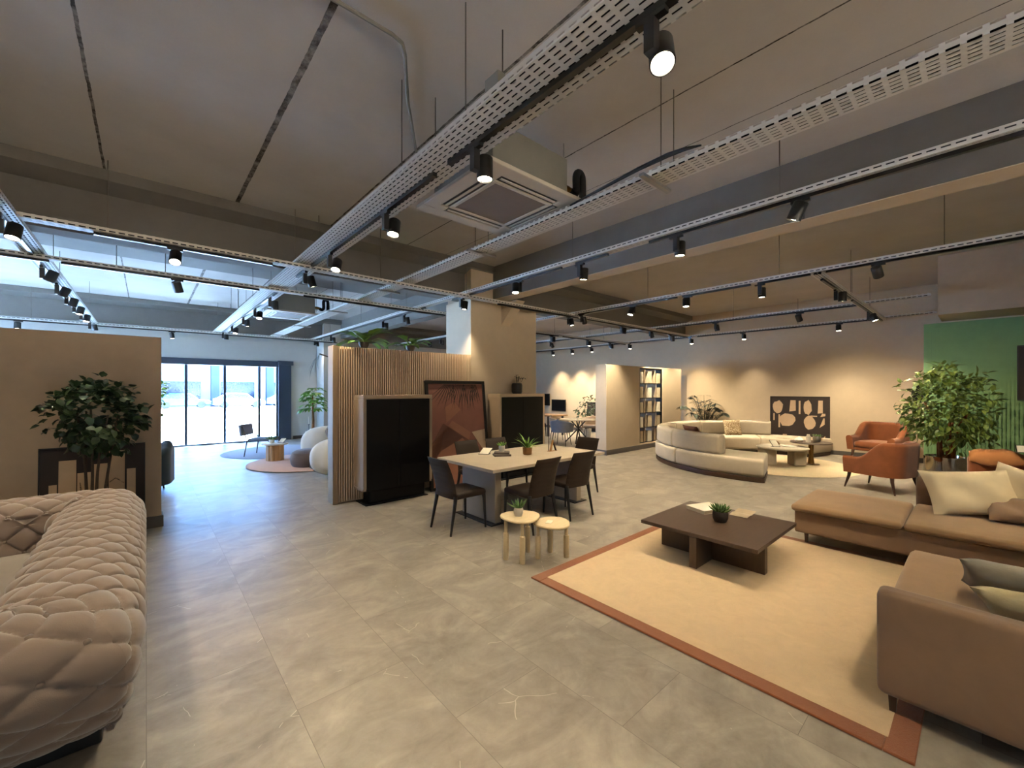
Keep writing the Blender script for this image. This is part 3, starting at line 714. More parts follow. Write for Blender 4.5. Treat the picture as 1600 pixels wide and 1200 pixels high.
# chair and plant behind the left partition
t = thing('lounge_armchair', 'dark teal armchair half hidden behind the left partition', 'armchair', (-.14, 9.05, 0), math.radians(80))
ushell(.78, .8, lambda q: .6+.25*max(0, 1-q*1.5), .16, .16, .25).build('shell', 'teal_fabric', t)
MB().soft(-.3, .3, -.3, .42, .2, .45, .06, .02).build('seat_cushion', 'teal_fabric', t)
for sx in (-.3, .3):
    for sy in (-.3, .3): taper((sx, sy, .17), (sx*1.05, sy*1.05, 0), .018, .012).build('leg', 'black_metal', t)
ficus('potted_tree', 'small leafy tree by the glass front, just showing past the left partition', (-.05, 13.9, 0), 'dark_ceramic', .2, .4, (0, 0, 1.65), (.5, .45, .55), 420, .11, .07, 'leaf_bright', 5, 'bark_grey', 21, .016, 50)

# ------------------------------------------------------------------ slatted partition: plants on top
def bigleaf(name, label, loc, seed, n=13, L=.34, W=.17, mat='leaf_bright', pot=True, sp=1.0):
    t = thing(name, label, 'plant', loc); r = random.Random(seed)
    MB().lathe([(.055, 0), (.075, .05), (.078, .09), (.068, .09), (.066, .075), (0, .075)], n=20).build('pot', 'dark_ceramic', t)
    st = MB(); lf = MB()
    for i in range(n):
        a = 2*PI*i/n+r.uniform(-.3, .3); el = r.uniform(.15, .9); ln = r.uniform(.7, 1.1)
        d = Vector((math.cos(a)*math.cos(el)*1.25, math.sin(a)*math.cos(el)*.55, math.sin(el)))
        b = Vector((0, 0, .07)); e = b+d*.14*ln*sp
        st.tube([b, (b+e)/2+Vector((0, 0, .02)), e], .005, 5)
        leaf(lf, e, d+Vector((0, 0, -.1)), Vector((0, 0, 1)), L*ln*.75, W*ln, .25, r.uniform(.35, .7))
    st.build('stems', mat, t); lf.build('foliage', mat, t); return t
bigleaf('potted_houseplant', 'leafy green plant on the slatted partition, at its outer end', (2.56, 6.42, 2.345), 3, 15, .42, .19)
bigleaf('potted_houseplant', 'lower leafy green plant on the slatted partition, nearer the column', (3.36, 6.42, 2.345), 5, 14, .32, .16)
lf = MB(); tdr = thing('trailing_houseplant', 'dark drooping leaves hanging beside the end of slatted partition', 'plant', (2.0, 6.95, 1.9))
for k, (a, l) in enumerate(((2.7, .35), (3.1, .42), (3.4, .3), (2.4, .25))): leaf(lf, Vector((0.06, 0, .35)), Vector((math.cos(a)*.5, .1, -.5-.2*k % 1)), Vector((0, 0, 1)), l, .06, .2, .3)
lf.build('foliage', 'leaf_dark', tdr)
MB().tube([(.45, .2, -1.9), (.42, .2, -.3), (.3, .1, .3), (.06, 0, .36)], .012, 6).build('stem', 'bark_grey', tdr)

# cabinets -----------------------------------------------------------
def cabinet(x0, x1, label):
    t = thing('display_cabinet', label, 'cabinet', ((x0+x1)/2, 6.1, 0), 0, 'tall two door cabinets'); w = (x1-x0)/2
    m = MB().box(-w, w, -.14, .2, .2, .235).box(-w, w, -.16, .2, 1.55, 1.61).box(-w, -w+.05, -.16, .2, .235, 1.55).box(w-.05, w, -.16, .2, .235, 1.55).box(-w+.05, w-.05, .17, .2, .235, 1.55)
    m.build('body', 'cab_beige', t, bevel=.004)
    for s in (-1, 1):
        a, b = sorted((s*.003, s*(w-.052)))
        MB().box(a, b, -.165, -.14, .2, 1.548).build('door', 'cab_black', t, bevel=.002)
    MB().box(-w+.12, w-.12, -.12, .15, 0.012, .2).build('plinth', 'cab_black', t, bevel=.003)
    MB().box(-w+.02, w-.1, -.2, .18, 0, .012).build('floor_plate', 'cab_black', t, bevel=.002)
cabinet(2.36, 3.5, 'tall beige cabinet with black doors against the slatted partition')
cabinet(4.93, 6.13, 'tall beige cabinet with black doors against the column, under a vase')
t = thing('vase', 'black vase with dark dried stems on the cabinet by the column', 'vase', (5.51, 6.1, 1.61))
MB().lathe([(.09, 0), (.105, .03), (.108, .17), (.095, .205), (.06, .21), (.055, .2), (0, .19)], n=28).build('body', 'black_metal', t)
m = MB(); lf = MB(); r = random.Random(4)
for i in range(9):
    e = Vector((r.uniform(-.05, .15), r.uniform(-.06, .06), r.uniform(.28, .38))); m.tube([(0, 0, .19), (e+Vector((0, 0, .1)))/2, e], .004, 5)
    for k in range(4): leaf(lf, e+rv(r)*.02, rv(r), Vector((0, 0, 1)), .05, .03)
m.build('stems', 'bark_grey', t); lf.build('dried_leaves', 'leaf_black', t)
fr_shapes = []
r = random.Random(9); fronds = []
for cx, cz, a0 in ((.06, 1.0, -1.9), (.2, 1.02, -1.45), (-.12, 1.0, -2.1), (.34, .98, -1.25)):
    for k in range(9):
        a = a0+(k-4)*.13; L = r.uniform(.16, .3); x0, z0 = cx+(k-4)*.018, min(.965, cz)
        x1, z1 = x0+math.cos(a)*L*1.2, z0+math.sin(a)*L
        if not (-.46 < x1 < .46): continue
        fronds.append([(x0-.006, z0), (x0+.006, z0), ((x0+x1)/2+.008, (z0+z1)/2), (x1, z1), ((x0+x1)/2-.004, (z0+z1)/2)])
framed('framed_print', 'tall rose brown palm shadow print in black frame leaning between cabinets', 1.26, 1.86, .04, 'black_metal', (4.16, 6.02, 0), .11, 0,
    [('rose_area', 'art_rose', [[(-.46, .03), (-.1, .03), (.08, .25), (.2, .5), (-.1, .62), (-.46, .4)], [(-.2, .6), (.05, .72), (-.05, .8), (-.2, .75)]]),
     ('shadow_band', 'art_shadow', [[(-.46, .4), (-.25, .6), (.46, .3), (.46, .18), (.05, .45), (-.3, .35), (-.46, .25)]]),
     ('cream_wedge', 'art_cream', [[(.22, .5), (.46, .52), (.46, .26)]]),
     ('palm_frond', 'art_dark', [[(a*1, b) for a, b in f] for f in fronds])], 'art_pink', .055, .05)

# ------------------------------------------------------------------ dining table and chairs
t = thing('dining_table', 'long pale dining table with slab legs in the middle of the showroom', 'table', (4.12, 4.4, 0))
MB().box(-1.08, 1.08, -.62, .62, .71, .75).build('table_top', 'table_top', t, bevel=.004)
for sx in (-1, 1):
    MB().box(sx*.79-.05, sx*.79+.05, -.36, .36, .012, .71).build('leg', 'table_leg', t, bevel=.006)
    MB().box(sx*.79-.14, sx*.79+.14, -.40, .40, 0, .012).build('foot_plate', 'black_metal', t, bevel=.003)
MB().box(-.74, .74, -.04, .04, .62, .71).build('stretcher', 'table_leg', t, bevel=.004)
def dining_chair(label, loc, rz):
    t = thing('dining_chair', label, 'chair', loc, rz, 'dining chairs around the long table')   # faces +Y
    MB().soft(-.225, .225, -.2, .25, .40, .475, .03, .01).build('seat', 'leather', t)
    def back(u, v, sg):
        z = .41+.47*v; x = (u-.5)*2*(.225-.012*v); y = -.19-.10*v*v-.035*v-.02*(1-(2*u-1)**2)
        th = .022*(1-abs(2*u-1)**6)*(1-max(0, v-.9)*6)+.004
        rib = .006*abs(math.sin(v*8*PI))*(1-(2*u-1)**8) if .12 < v < .95 else 0
        return (x, y+sg*(th+(rib if sg < 0 else 0)), z)
    m = MB(); m.grid(lambda u, v: back(u, v, 1), 12, 40); m.grid(lambda u, v: back(u, v, -1), 12, 40, flip=True)
    n = 40; o = 12*40
    for j in range(n-1): m.f.append((j, j+1, o+j+1, o+j)); e = 11*40; m.f.append((e+j+1, e+j, o+e+j, o+e+j+1))
    for i in range(11): m.f.append((i*n+n-1, (i+1)*n+n-1, o+(i+1)*n+n-1, o+i*n+n-1)); m.f.append(((i+1)*n, i*n, o+i*n, o+(i+1)*n))
    m.build('backrest', 'leather', t, ang=60)
    for sx in (-1, 1):
        MB().tube([(sx*.2, .22, .42), (sx*.205, .225, .36), (sx*.215, .24, 0)], [.026, .021, .012], 8).build('leg', 'chair_leg', t)
        MB().tube([(sx*.2, -.19, .44), (sx*.205, -.2, .36), (sx*.22, -.27, 0)], [.026, .022, .013], 8).build('leg', 'chair_leg', t)
    return t
c0 = dining_chair('dark brown dining chair at the left head of the long table', (2.9, 4.27, 0), -PI/2)
for lab, loc, rz in (('dark dining chair on the near side, closest to the nesting side tables', (3.58, 3.72, 0), .03), ('dark dining chair on the near side, toward the right head of table', (4.32, 3.76, 0), -.05),
        ('dark dining chair at the right head of the long table', (5.30, 4.4, 0), PI/2+.05), ('dark dining chair across the table, behind the tablet', (3.80, 5.10, 0), PI), ('dark dining chair across the table, behind the stacked books', (4.40, 5.10, 0), PI)):
    dup(c0, loc, rz, lab)
# things on the table
ZT = .75
def sign(loc, rz, label, w=.13, h=.17, tilt=1.15):
    t = thing('price_stand', label, 'sign', loc, rz); M = rotM(rx=-tilt)
    MB().box(-w/2-.008, w/2+.008, -.004, .004, 0, h, M).build('backing', 'black_metal', t, bevel=.001)
    MB().box(-w/2, w/2, -.0065, -.0045, .008, h-.008, M).build('card', 'paper', t, smooth=False)
    MB().box(-w/2-.008, w/2+.008, -.01, .09, 0, .006).build('foot', 'black_metal', t, bevel=.001)
sign((3.68, 4.80, ZT), -1.0, 'small black stand with white card at the near end of dining table', .14, .21, 1.25)
tag(MB().box(-.12, .12, -.085, .085, 0, .028, rotM(rz=-.5, loc=(3.80, 4.53, ZT))).build('book', 'book_grey', bevel=.004), 'lower grey book of the stack on the dining table', 'book', 'stacked books on the dining table')
tag(MB().box(-.11, .11, -.08, .08, 0, .03, rotM(rz=-.75, loc=(3.81, 4.54, ZT+.029))).build('book', 'book_grey', bevel=.008), 'upper grey book of the stack on dining table, under the potted succulent', 'book', 'stacked books on the dining table')
def succulent(label, loc, pot_mat, pr, ph, n, L, W, mat, seed, up=.6, thick=True, cat='plant', name='potted_succulent'):
    t = thing(name, label, cat, loc); r = random.Random(seed)
    MB().lathe([(pr*.75, 0), (pr*.98, ph*.35), (pr, ph*.7), (pr*.92, ph), (pr*.82, ph), (pr*.8, ph*.88), (0, ph*.88)], n=24).build('pot', pot_mat, t)
    m = MB()
    for i in range(n):
        a = i*2.4+r.uniform(-.2, .2); el = up*(.4+1.0*i/n)+r.uniform(-.1, .1); l = L*(1.1-.4*i/n)
        d = Vector((math.cos(a)*math.cos(el), math.sin(a)*math.cos(el), math.sin(el))); b = Vector((0, 0, ph*.86))+Vector((d.x, d.y, 0))*pr*.25
        m.tube([b, b+d*l*.35+Vector((0, 0, .004)), b+d*l*.75+Vector((0, 0, l*.08)), b+d*l+Vector((0, 0, l*.2))], [W*.8, W, W*.6, .0008], 6)
    m.build('leaves', mat, t); return t
succulent('tiny succulent in a cream pot standing on the stacked books', (3.81, 4.54, ZT+.0595), 'white_ceramic', .045, .085, 16, .07, .011, 'leaf_bright', 1, 1.0)
t = thing('potted_spider_plant', 'bright arching grassy plant in a turned wooden pot on the dining table', 'plant', (4.16, 4.38, ZT))
MB().lathe([(.055, 0), (.065, .01), (.07, .09), (.073, .105), (.062, .105), (.06, .09), (0, .09)], n=28).build('pot', 'mid_wood', t)
m = MB(); r = random.Random(3)
for i in range(26):
    a = i*2.4; el = r.uniform(.5, 1.35); L = r.uniform(.16, .26); d = Vector((math.cos(a)*math.cos(el), math.sin(a)*math.cos(el), math.sin(el)))
    leaf(m, Vector((d.x*.02, d.y*.02, .085)), d, Vector((0, 0, 1)), L, .026, .3, r.uniform(.2, .6))
m.build('foliage', 'leaf_bright', t)
t = thing('wooden_ornament', 'wooden A shaped ornament with a tall slim post on the dining table', 'ornament', (4.64, 4.36, ZT))
MB().tube([(-.03, .02, 0), (-.03, .02, .48)], .006, 6).build('post', 'walnut', t)
MB().prism([(-.03, 0), (0, 0), (.05, .17), (.03, .17)], -.012, .012).build('leg', 'mid_wood', t, bevel=.002)
MB().prism([(.1, 0), (.12, 0), (.05, .15), (.03, .15)], -.012, .012).build('leg', 'walnut', t, bevel=.002)
MB().box(-.05, .12, -.02, .04, 0, .006).build('base', 'mid_wood', t, bevel=.001)

# ------------------------------------------------------------------ nesting side tables
def blob(r, n=40, k=.06, ph=0): return [(r*(1+k*math.cos(3*a+ph))*math.cos(a), r*(1+k*math.cos(3*a+ph))*math.sin(a)) for a in (2*PI*i/n for i in range(n))]
def sidetable(label, loc, h, r, rz, legs):
    t = thing('side_table', label, 'side table', loc, rz, 'nesting side tables')
    MB().slab(blob(r), h-.022, h).build('table_top', 'light_wood', t, bevel=.008)
    for a in legs:
        x, y = r*.78*math.cos(a), r*.78*math.sin(a); z0 = h-.022
        MB().lathe([(.026, 0), (.028, .01), (.028, z0*.62), (.026, z0*.66), (.017, z0*.68), (.017, z0)], (x, y, 0), 16).build('leg', 'light_wood', t)
    return t
sidetable('taller round light wood side table holding a small potted aloe', (2.84, 3.09, 0), .42, .20, .0, (2.75, -2.2, .35))
sidetable('lower round light wood side table holding a white card', (3.07, 2.87, 0), .36, .185, .3, (-.95, 2.2, .6))
succulent('small aloe in a cream pot on the taller side table', (2.82, 3.10, .42), 'white_ceramic', .048, .085, 15, .11, .010, 'leaf_aloe', 6, .9)
tag(MB().box(-.05, .05, -.03, .03, 0, .003, rotM(rz=.5, loc=(3.05, 2.89, .36))).build('price_card', 'paper', smooth=False), 'small white card lying on the lower side table', 'card')

# ------------------------------------------------------------------ rug and coffee table
t = thing('area_rug', 'large cream rug with rust brown border under the dark coffee table', 'rug', (4.05, 1.44, 0))
MB().soft(-1.36, 1.36, -1.14, 1.14, .002, .018, .006).build('pile', 'rug_cream', t)
MB().box(-1.46, 1.46, -1.24, -1.13, .001, .016).box(-1.46, 1.46, 1.13, 1.24, .001, .016).box(-1.46, -1.35, -1.13, 1.13, .001, .016).box(1.35, 1.46, -1.13, 1.13, .001, .016).build('border', 'rug_border', t, bevel=.004)
t = thing('coffee_table', 'square dark brown coffee table with crossed slab base on the cream rug', 'table', (4.41, 1.8, .018))
MB().box(-.55, .55, -.55, .55, .29, .325).build('table_top', 'coffee_dark', t, bevel=.003)
MB().box(-.56, .48, -.035, .035, 0, .29).build('leg', 'coffee_dark', t, bevel=.003)
MB().box(-.22, -.15, -.5, -.036, 0, .29).box(-.22, -.15, .036, .5, 0, .29).build('leg', 'coffee_dark', t, bevel=.003)
ZK = .343
t = thing('book', 'thick cream covered book on the dark coffee table', 'book', (4.72, 2.05, ZK), -.35)
MB().box(-.17, .17, -.13, .13, 0, .004).box(-.17, .17, -.13, .13, .036, .04).box(-.17, -.166, -.13, .13, .004, .036).build('cover', 'paper', t, bevel=.001)
MB().box(-.165, .165, -.125, .125, .004, .036).build('pages', 'page', t, smooth=False)
def bmag(u, v):
    a = 2*u-1; return Vector((a*.13, (v-.5)*.18, .004+.016*abs(a)**.6*(1-abs(a))*2+.03*max(0, a-.4)))
m = MB(); m.grid(bmag, 20, 4); m.grid(lambda u, v: bmag(u, v)-Vector((0, 0, .0035)), 20, 4, flip=True)
tag(m.build('magazine', 'book_beige', loc=(4.86, 1.72, ZK)), 'open thin magazine behind the dark pot on coffee table', 'magazine')
succulent('spiky succulent in a dark round pot on the coffee table', (4.42, 1.78, ZK), 'dark_ceramic', .075, .105, 26, .10, .013, 'leaf_aloe', 8, .9)

# ------------------------------------------------------------------ taupe sectional
t = thing('sectional_sofa', 'large taupe corner sofa around the right end of the cream rug', 'sofa', (4.7, 0, 0))
def sec(mb, nm, mat, **k): o = mb.build(nm, mat, t, **k); o.location = (-4.7, 0, 0); return o
sec(MB().soft(2.87, 3.0, -1.1, .37, .11, .65, .035, 0), 'armrest', 'taupe')
sec(MB().soft(3.0, 4.56, -.95, .35, .13, .305, .02), 'seat_base', 'taupe')
sec(MB().soft(3.03, 4.58, -.92, .385, .305, .435, .055, .015), 'seat_cushion', 'taupe_seat')
sec(MB().soft(4.56, 5.36, -.95, .3, .10, .2, .02), 'seat_base', 'taupe')
sec(MB().soft(5.35, 6.4, -1.1, 1.37, .135, .37, .02), 'seat_base', 'taupe')
sec(MB().soft(5.31, 6.38, -.92, .488, .37, .445, .037, .02), 'seat_cushion', 'taupe_seat')
sec(MB().soft(5.30, 6.36, .5, 1.395, .37, .445, .037, .03), 'chaise_cushion', 'taupe_seat')
sec(MB().soft(6.38, 6.62, -1.1, .49, .135, .74, .05), 'backrest', 'taupe')
sec(MB().soft(2.87, 6.62, -1.3, -1.08, .13, .74, .05), 'backrest', 'taupe')
sec(MB().box(4.57, 4.60, .27, .36, .03, .42), 'trim_panel', 'taupe_seat', bevel=.008)
for x, y in ((2.93, .31), (2.93, -1.0), (4.5, .25), (5.45, 1.28), (6.28, 1.28), (6.5, .4), (5.42, .2), (6.5, -1.15)):
    sec(taper((x, y, .14), (x, y, .019 if x < 5.5 and y > .15 else 0), .026, .018, 4), 'leg', 'walnut')
# cushions and throw on it
def cush(name, label, c, w, h, th, yaw, tilt, roll, mat, group='loose cushions on the corner sofa', cat='cushion', pinch=.07):
    M = rotM(0, 0, yaw) @ rotM(tilt, 0, 0) @ rotM(0, 0, roll)
    o = pillow(w, h, th, M, pinch=pinch).build(name, mat, None, ang=80); o.location = c
    return tag(o, label, cat, group)
cush('throw_cushion', 'large cream cushion leaning on the corner sofa backrest by the chaise', (6.12, .08, .675), .66, .5, .15, -1.3, .9, .12, 'cream_linen')
cush('throw_cushion', 'second cream cushion tucked behind the large cream cushion', (6.33, -.3, .70), .55, .45, .13, -1.45, 1.1, -.35, 'cream_linen')
cush('throw_cushion', 'taupe cushion wedged flat under the cream cushions', (6.05, -.24, .57), .46, .36, .12, -1.4, .45, 0, 'taupe')
cush('throw_cushion', 'taupe cushion at the frame edge in front of the cream cushions', (5.82, -.62, .69), .55, .5, .16, -1.7, 1.1, 0, 'taupe')
cush('throw_cushion', 'grey woven cushion lying on the near seat of corner sofa', (3.66, -.14, .60), .46, .40, .14, 1.45, .6, .1, 'grey_linen')
cush('throw_cushion', 'oatmeal woven cushion propped on the near arm of corner sofa', (3.27, -.20, .59), .42, .40, .13, 1.5, .65, -.15, 'oat_linen')
# draped bench behind
t = thing('draped_armchair', 'rust armchair mostly hidden behind the corner sofa cushions', 'armchair', (8.15, -.28, 0), PI/2)
MB().soft(-.4, .4, -.4, .4, .16, .46, .08).build('seat', 'rust', t)
MB().soft(-.42, .42, -.47, -.3, .16, .82, .08).build('backrest', 'rust', t)
for sx in (-.33, .33):
    for sy in (-.33, .33): taper((sx, sy, .18), (sx, sy, 0), .02, .014).build('leg', 'walnut', t)
def drape(u, v):
    x = (u-.5)*.8; q = v*2-1; r = .09+.012*math.sin(9*u+2)+.01*math.sin(21*u+4*v)
    y = -.385+ (r*1.1)*math.sin(q*1.9); z = .74+(r+.02)*math.cos(q*1.9)+.02*math.sin(7*u+6*v)
    return Matrix.Rotation(PI/2, 4, 'Z') @ Vector((x, y, z))
m = MB(); m.grid(drape, 30, 24)
o = m.build('throw_blanket', 'orange_knit'); o.location = (8.15, -.28, 0.0)
so = o.modifiers.new('Solidify', 'SOLIDIFY'); so.thickness = .02; so.offset = 1
tag(o, 'folded orange knitted throw draped over the hidden rust armchair', 'blanket')
sign((8.40, -.36, .885), -1.3, 'small black stand with white card on the orange throw', .13, .1, .35)

# ------------------------------------------------------------------ rust armchairs
def rust_chair(label, loc, rz):
    t = thing('rust_armchair', label, 'armchair', loc, rz, 'rust velvet armchairs')
    def hf(q):   # q = 1 at the arm fronts, 0 mid back
        s = max(0, min(1, (.82-q)/.34)); s = s*s*(3-2*s); return .56+.27*s
    ushell(.66, .70, hf, .12, .27, .2, .03).build('shell', 'rust', t, ang=70)
    MB().soft(-.28, .28, -.28, .34, .26, .335, .03).build('seat_base', 'rust', t)
    MB().soft(-.27, .27, -.26, .37, .33, .45, .05, .015).build('seat_cushion', 'rust', t)
    for sx in (-1, 1):
        for sy in (-1, 1): MB().tube([(sx*.3, sy*.3, .3), (sx*.31, sy*.31, .2), (sx*.34, sy*.36, 0)], [.03, .024, .011], 8).build('leg', 'walnut', t)
    return t
a0 = rust_chair('nearer rust velvet armchair, turned away toward the round rug', (9.36, 1.14, 0), math.radians(-20))
dup(a0, (12.55, 1.56, 0), math.radians(72), 'farther rust velvet armchair by the right wall, seat facing the camera', 1.12)
# ficus in chrome pot
t = ficus('potted_ficus', 'tall bushy ficus in a polished chrome pot before the green wall', (10.55, .42, 0), 'chrome', .29, .52, (0, 0, 1.36), (.64, .60, .74), 1700, .12, .06, 'leaf_ficus', 7, 'bark', 31, .035, 150)
tag(MB().lathe([(0, -.012), (.11, -.012), (.12, 0), (.11, .012), (0, .012)], (0, 0, 0), 28, rotM(rx=PI/2, rz=-.9) @ Matrix.Scale(1.9, 4, (0, 1, 0))).build('wall_mirror', 'black_metal', loc=(11.6, .93, 1.55)), 'black oval mirror glimpsed beside the ficus crown', 'mirror')
bpy.data.objects['wall_mirror'].location = (11.72, .86, 1.62)
framed('wall_picture', 'dark picture hanging on the green wall at the frame edge', 1.1, .98, .03, 'black_metal', (11.675, -.96, 1.5), 0, -PI/2, [('painted_band', 'art_green', [rect(-.4, .4, .06, .3)])], 'art_dark', .02, .03)

# ------------------------------------------------------------------ curved cream sofa
CX, CY = 10.79, 3.2
def arc_block(r0, r1, z0, z1, a0, a1, rr, n=None, tuft=0, e=.3):
    n = n or max(10, int(abs(a1-a0)*14)); pr = []
    for c, q0 in (((r0+rr, z0+rr), PI), ((r1-rr, z0+rr), 1.5*PI), ((r1-rr, z1-rr), 0), ((r0+rr, z1-rr), .5*PI)):
        for k in range(5): q = q0+PI/2*k/4; pr.append((c[0]+rr*math.cos(q), c[1]+rr*math.sin(q)))
    m = MB(); k = len(pr)
    # ends pulled in for a rounded look
    st = [(0, rr*.9), (.012, rr*.3), (.04, 0)]
    sg = 1 if a1 > a0 else -1
    us = [(a0, rr*e), (a0+.004*sg, rr*e*.5), (a0+.012*sg, rr*e*.12)]+[(a0+.025*sg+(a1-a0-.05*sg)*i/n, 0) for i in range(n+1)]+[(a1-.012*sg, rr*e*.12), (a1-.004*sg, rr*e*.5), (a1, rr*e)]
    vs = []
    for a, ins in us:
        for r_, z_ in pr:
            rc, zc = (r0+r1)/2, (z0+z1)/2
            r2 = rc+(r_-rc)*(1-ins/((r1-r0)/2)); z2 = zc+(z_-zc)*(1-ins/((z1-z0)/2))
            if tuft and r_ > rc: r2 -= .02*abs(math.cos(a*tuft))**14
            vs.append((r2*math.cos(a), r2*math.sin(a), z2))
    N_ = len(us)
    m.add(vs, [(i*k+j, (i+1)*k+j, (i+1)*k+(j+1) % k, i*k+(j+1) % k) for i in range(N_-1) for j in range(k)]+[tuple(range(k)), tuple(reversed(range((N_-1)*k, N_*k)))])
    return m
t = thing('curved_sofa', 'big semicircular cream sofa around the round cream rug', 'sofa', (CX, CY, 0))
D = math.radians
MBp = arc_block(1.62, 2.52, 0, .09, D(194), D(-14), .01, 90); MBp.build('plinth', 'walnut', t)
cuts = [194, 152, 106, 62, 26, -15]
for a, b_ in zip(cuts, cuts[1:]): arc_block(1.5, 2.54, .09, .43, D(a-.2), D(b_+.2), .07, tuft=9).build('seat', 'boucle', t)
cuts = [176, 148, 122, 95, 66, 40, 17]
for a, b_ in zip(cuts, cuts[1:]): arc_block(2.2, 2.5, .42, .81, D(a-.1), D(b_+.1), .07).build('backrest', 'boucle', t)
cush('throw_cushion', 'rust red cushion showing over the back of curved sofa', (CX+1.95*math.cos(D(148)), CY+1.95*math.sin(D(148)), .70), .55, .45, .14, D(58), 1.0, 0, 'rust', 'cushions on the curved sofa')
cush('throw_cushion', 'square patterned cream cushion against the back of curved sofa', (CX+2.02*math.cos(D(44)), CY+2.02*math.sin(D(44)), .63), .46, .46, .14, D(44-90), 1.2, 0, 'patterned', 'cushions on the curved sofa', pinch=.03)
rg = MB().lathe([(0, .002), (1.48, .002), (1.5, .008), (1.48, .016), (0, .017)], (10.72, 3.1, 0), 64); tag(rg.build('round_rug', 'rug_round'), 'round cream rug inside the curved sofa', 'rug')
t = thing('round_coffee_table', 'cream stone oval coffee table with two slab legs inside the curved sofa', 'table', (10.62, 2.95, .017), D(-48))
MB().lathe([(0, .365), (.48, .365), (.5, .38), (.5, .395), (.485, .41), (0, .41)], n=48).build('table_top', 'travertine', t)
for sx in (-1, 1): MB().prism([(sx*.18, 0), (sx*.42, 0), (sx*.46, .365), (sx*.18, .365)], -.16, .16).build('leg', 'travertine', t, bevel=.03, seg=4)
t = thing('round_side_table', 'dark topped table on a bronze post beside the cream stone table', 'table', (11.22, 2.55, .017))
MB().lathe([(0, .47), (.39, .47), (.4, .48), (.39, .495), (0, .495)], n=40).build('table_top', 'coffee_dark', t)
MB().lathe([(.075, 0), (.06, .03), (.045, .2), (.055, .45), (.06, .47)], n=24).build('post', 'bronze', t)
MB().lathe([(.16, 0), (.16, .008), (.07, .012)], n=32).build('base', 'bronze', t)
sign((10.43, 3.0, .427), -.7, 'tablet stand with white card on the cream stone table', .14, .2, .85)
tag(MB().lathe([(0, 0), (.12, 0), (.16, .012), (.158, .016), (.11, .008), (0, .006)], (10.7, 2.85, .427), 32).build('tray', 'white_ceramic'), 'shallow cream tray on the cream stone table', 'tray')
tag(MB().lathe([(0, 0), (.05, 0), (.085, .05), (.05, .10), (.02, .11), (.02, .12), (0, .12)], (10.98, 2.72, .512), 24).build('vase', 'white_ceramic'), 'squat cream vase on the dark topped table', 'vase')
tag(MB().lathe([(.045, 0), (.048, .13), (.03, .14), (.03, .17), (0, .17)], (11.13, 2.58, .512), 24).build('candle_jar', 'white_ceramic'), 'tall cream jar on the dark topped table', 'jar')
t = succulent('low plant in a grey glass pot on the dark topped table', (11.3, 2.46, .512), 'steel', .08, .13, 20, .09, .01, 'leaf_aloe', 14, .7)
tag(MB().lathe([(0, 0), (.05, 0), (.06, .03), (.03, .07), (.01, .08), (0, .085)], (10.85, 3.12, .427), 20).build('trinket', 'bronze'), 'small bronze trinket on the far side of cream stone table', 'ornament')
# black and beige painting leaning at the right wall
def bl(cx, cz, w, h, seed):
    r = random.Random(seed); n = 14; w *= 1.16; h *= 1.16
    return [(cx+w/2*math.cos(2*PI*k/n)*r.uniform(.82, 1.08), cz+h/2*math.sin(2*PI*k/n)*r.uniform(.82, 1.08)) for k in range(n)]
shp = [bl(-.36, .80, .17, .22, 1), rect(-.16, -.05, .72, .93, .02), rect(0, .03, .68, .92), bl(.15, .80, .12, .24, 3), rect(.31, .39, .7, .93, .01), bl(-.2, .56, .26, .22, 5), bl(.18, .53, .17, .22, 6), rect(.34, .42, .45, .62, .06),
       rect(-.35, -.32, .42, .66), rect(-.44, -.42, .55, .68), [(-.08, .18), (0, .2), (0, .28), (-.05, .28)], rect(.05, .13, .14, .26, .01), [(.19, .12), (.26, .1), (.26, .26), (.2, .24)], [(.28, .08), (.42, .06), (.3, .26)], rect(-.3, -.2, .12, .3, .03), [(.41, .2), (.43, .2), (.43, .31), (.39, .27)], rect(.2, .3, .64, .66), [(.35, .64), (.43, .66), (.43, .7), (.38, .7)]]
framed('leaning_painting', 'black painting with rounded beige shapes leaning on the right wall', 1.38, 1.5, .03, 'art_dark', (13.345, 3.32, 0), .012, -PI/2, [('painted_shape', 'art_beige', [q]) for q in shp], 'art_dark', .025)
# palm behind the curved sofa
t = thing('potted_palm', 'dark feathery palm behind the curved sofa in the wall corner', 'plant', (12.62, 5.55, 0))
MB().lathe([(.17, 0), (.21, .2), (.22, .4), (.2, .4), (.19, .36), (0, .36)], n=28).build('pot', 'dark_ceramic', t)
m = MB(); lf = MB(); r = random.Random(13)
for i in range(22):
    a = 2*PI*i/22+r.uniform(-.2, .2); L = r.uniform(.95, 1.4); el = r.uniform(.75, 1.45)
    pts = [Vector((0, 0, .36))+Vector((math.cos(a)*math.cos(el)*L*q*1.0, math.sin(a)*math.cos(el)*L*q*.9, L*(1.35*math.sin(el)*q-.45*q*q*q))) for q in (0, .2, .4, .6, .8, 1)]
    pts = [Vector((p.x, min(p.y, .45), p.z)) if True else p for p in pts]; pts = [Vector((min(p.x, .5), p.y, p.z)) for p in pts]
    sp = smooth_pts(pts, 4); m.tube(sp, [.010*(1-.7*k/len(sp)) for k in range(len(sp))], 5)
    for k in range(4, len(sp)-1):
        d = (sp[k+1]-sp[k]).normalized(); sd = d.cross(Vector((0, 0, 1))).normalized()
        for sg in (-1, 1): leaf(lf, sp[k], d*.6+sd*sg+Vector((0, 0, -.25)), Vector((0, 0, 1)), .22, .045, .1, .35)
m.build('stems', 'leaf_palm', t); lf.build('fronds', 'leaf_palm', t)
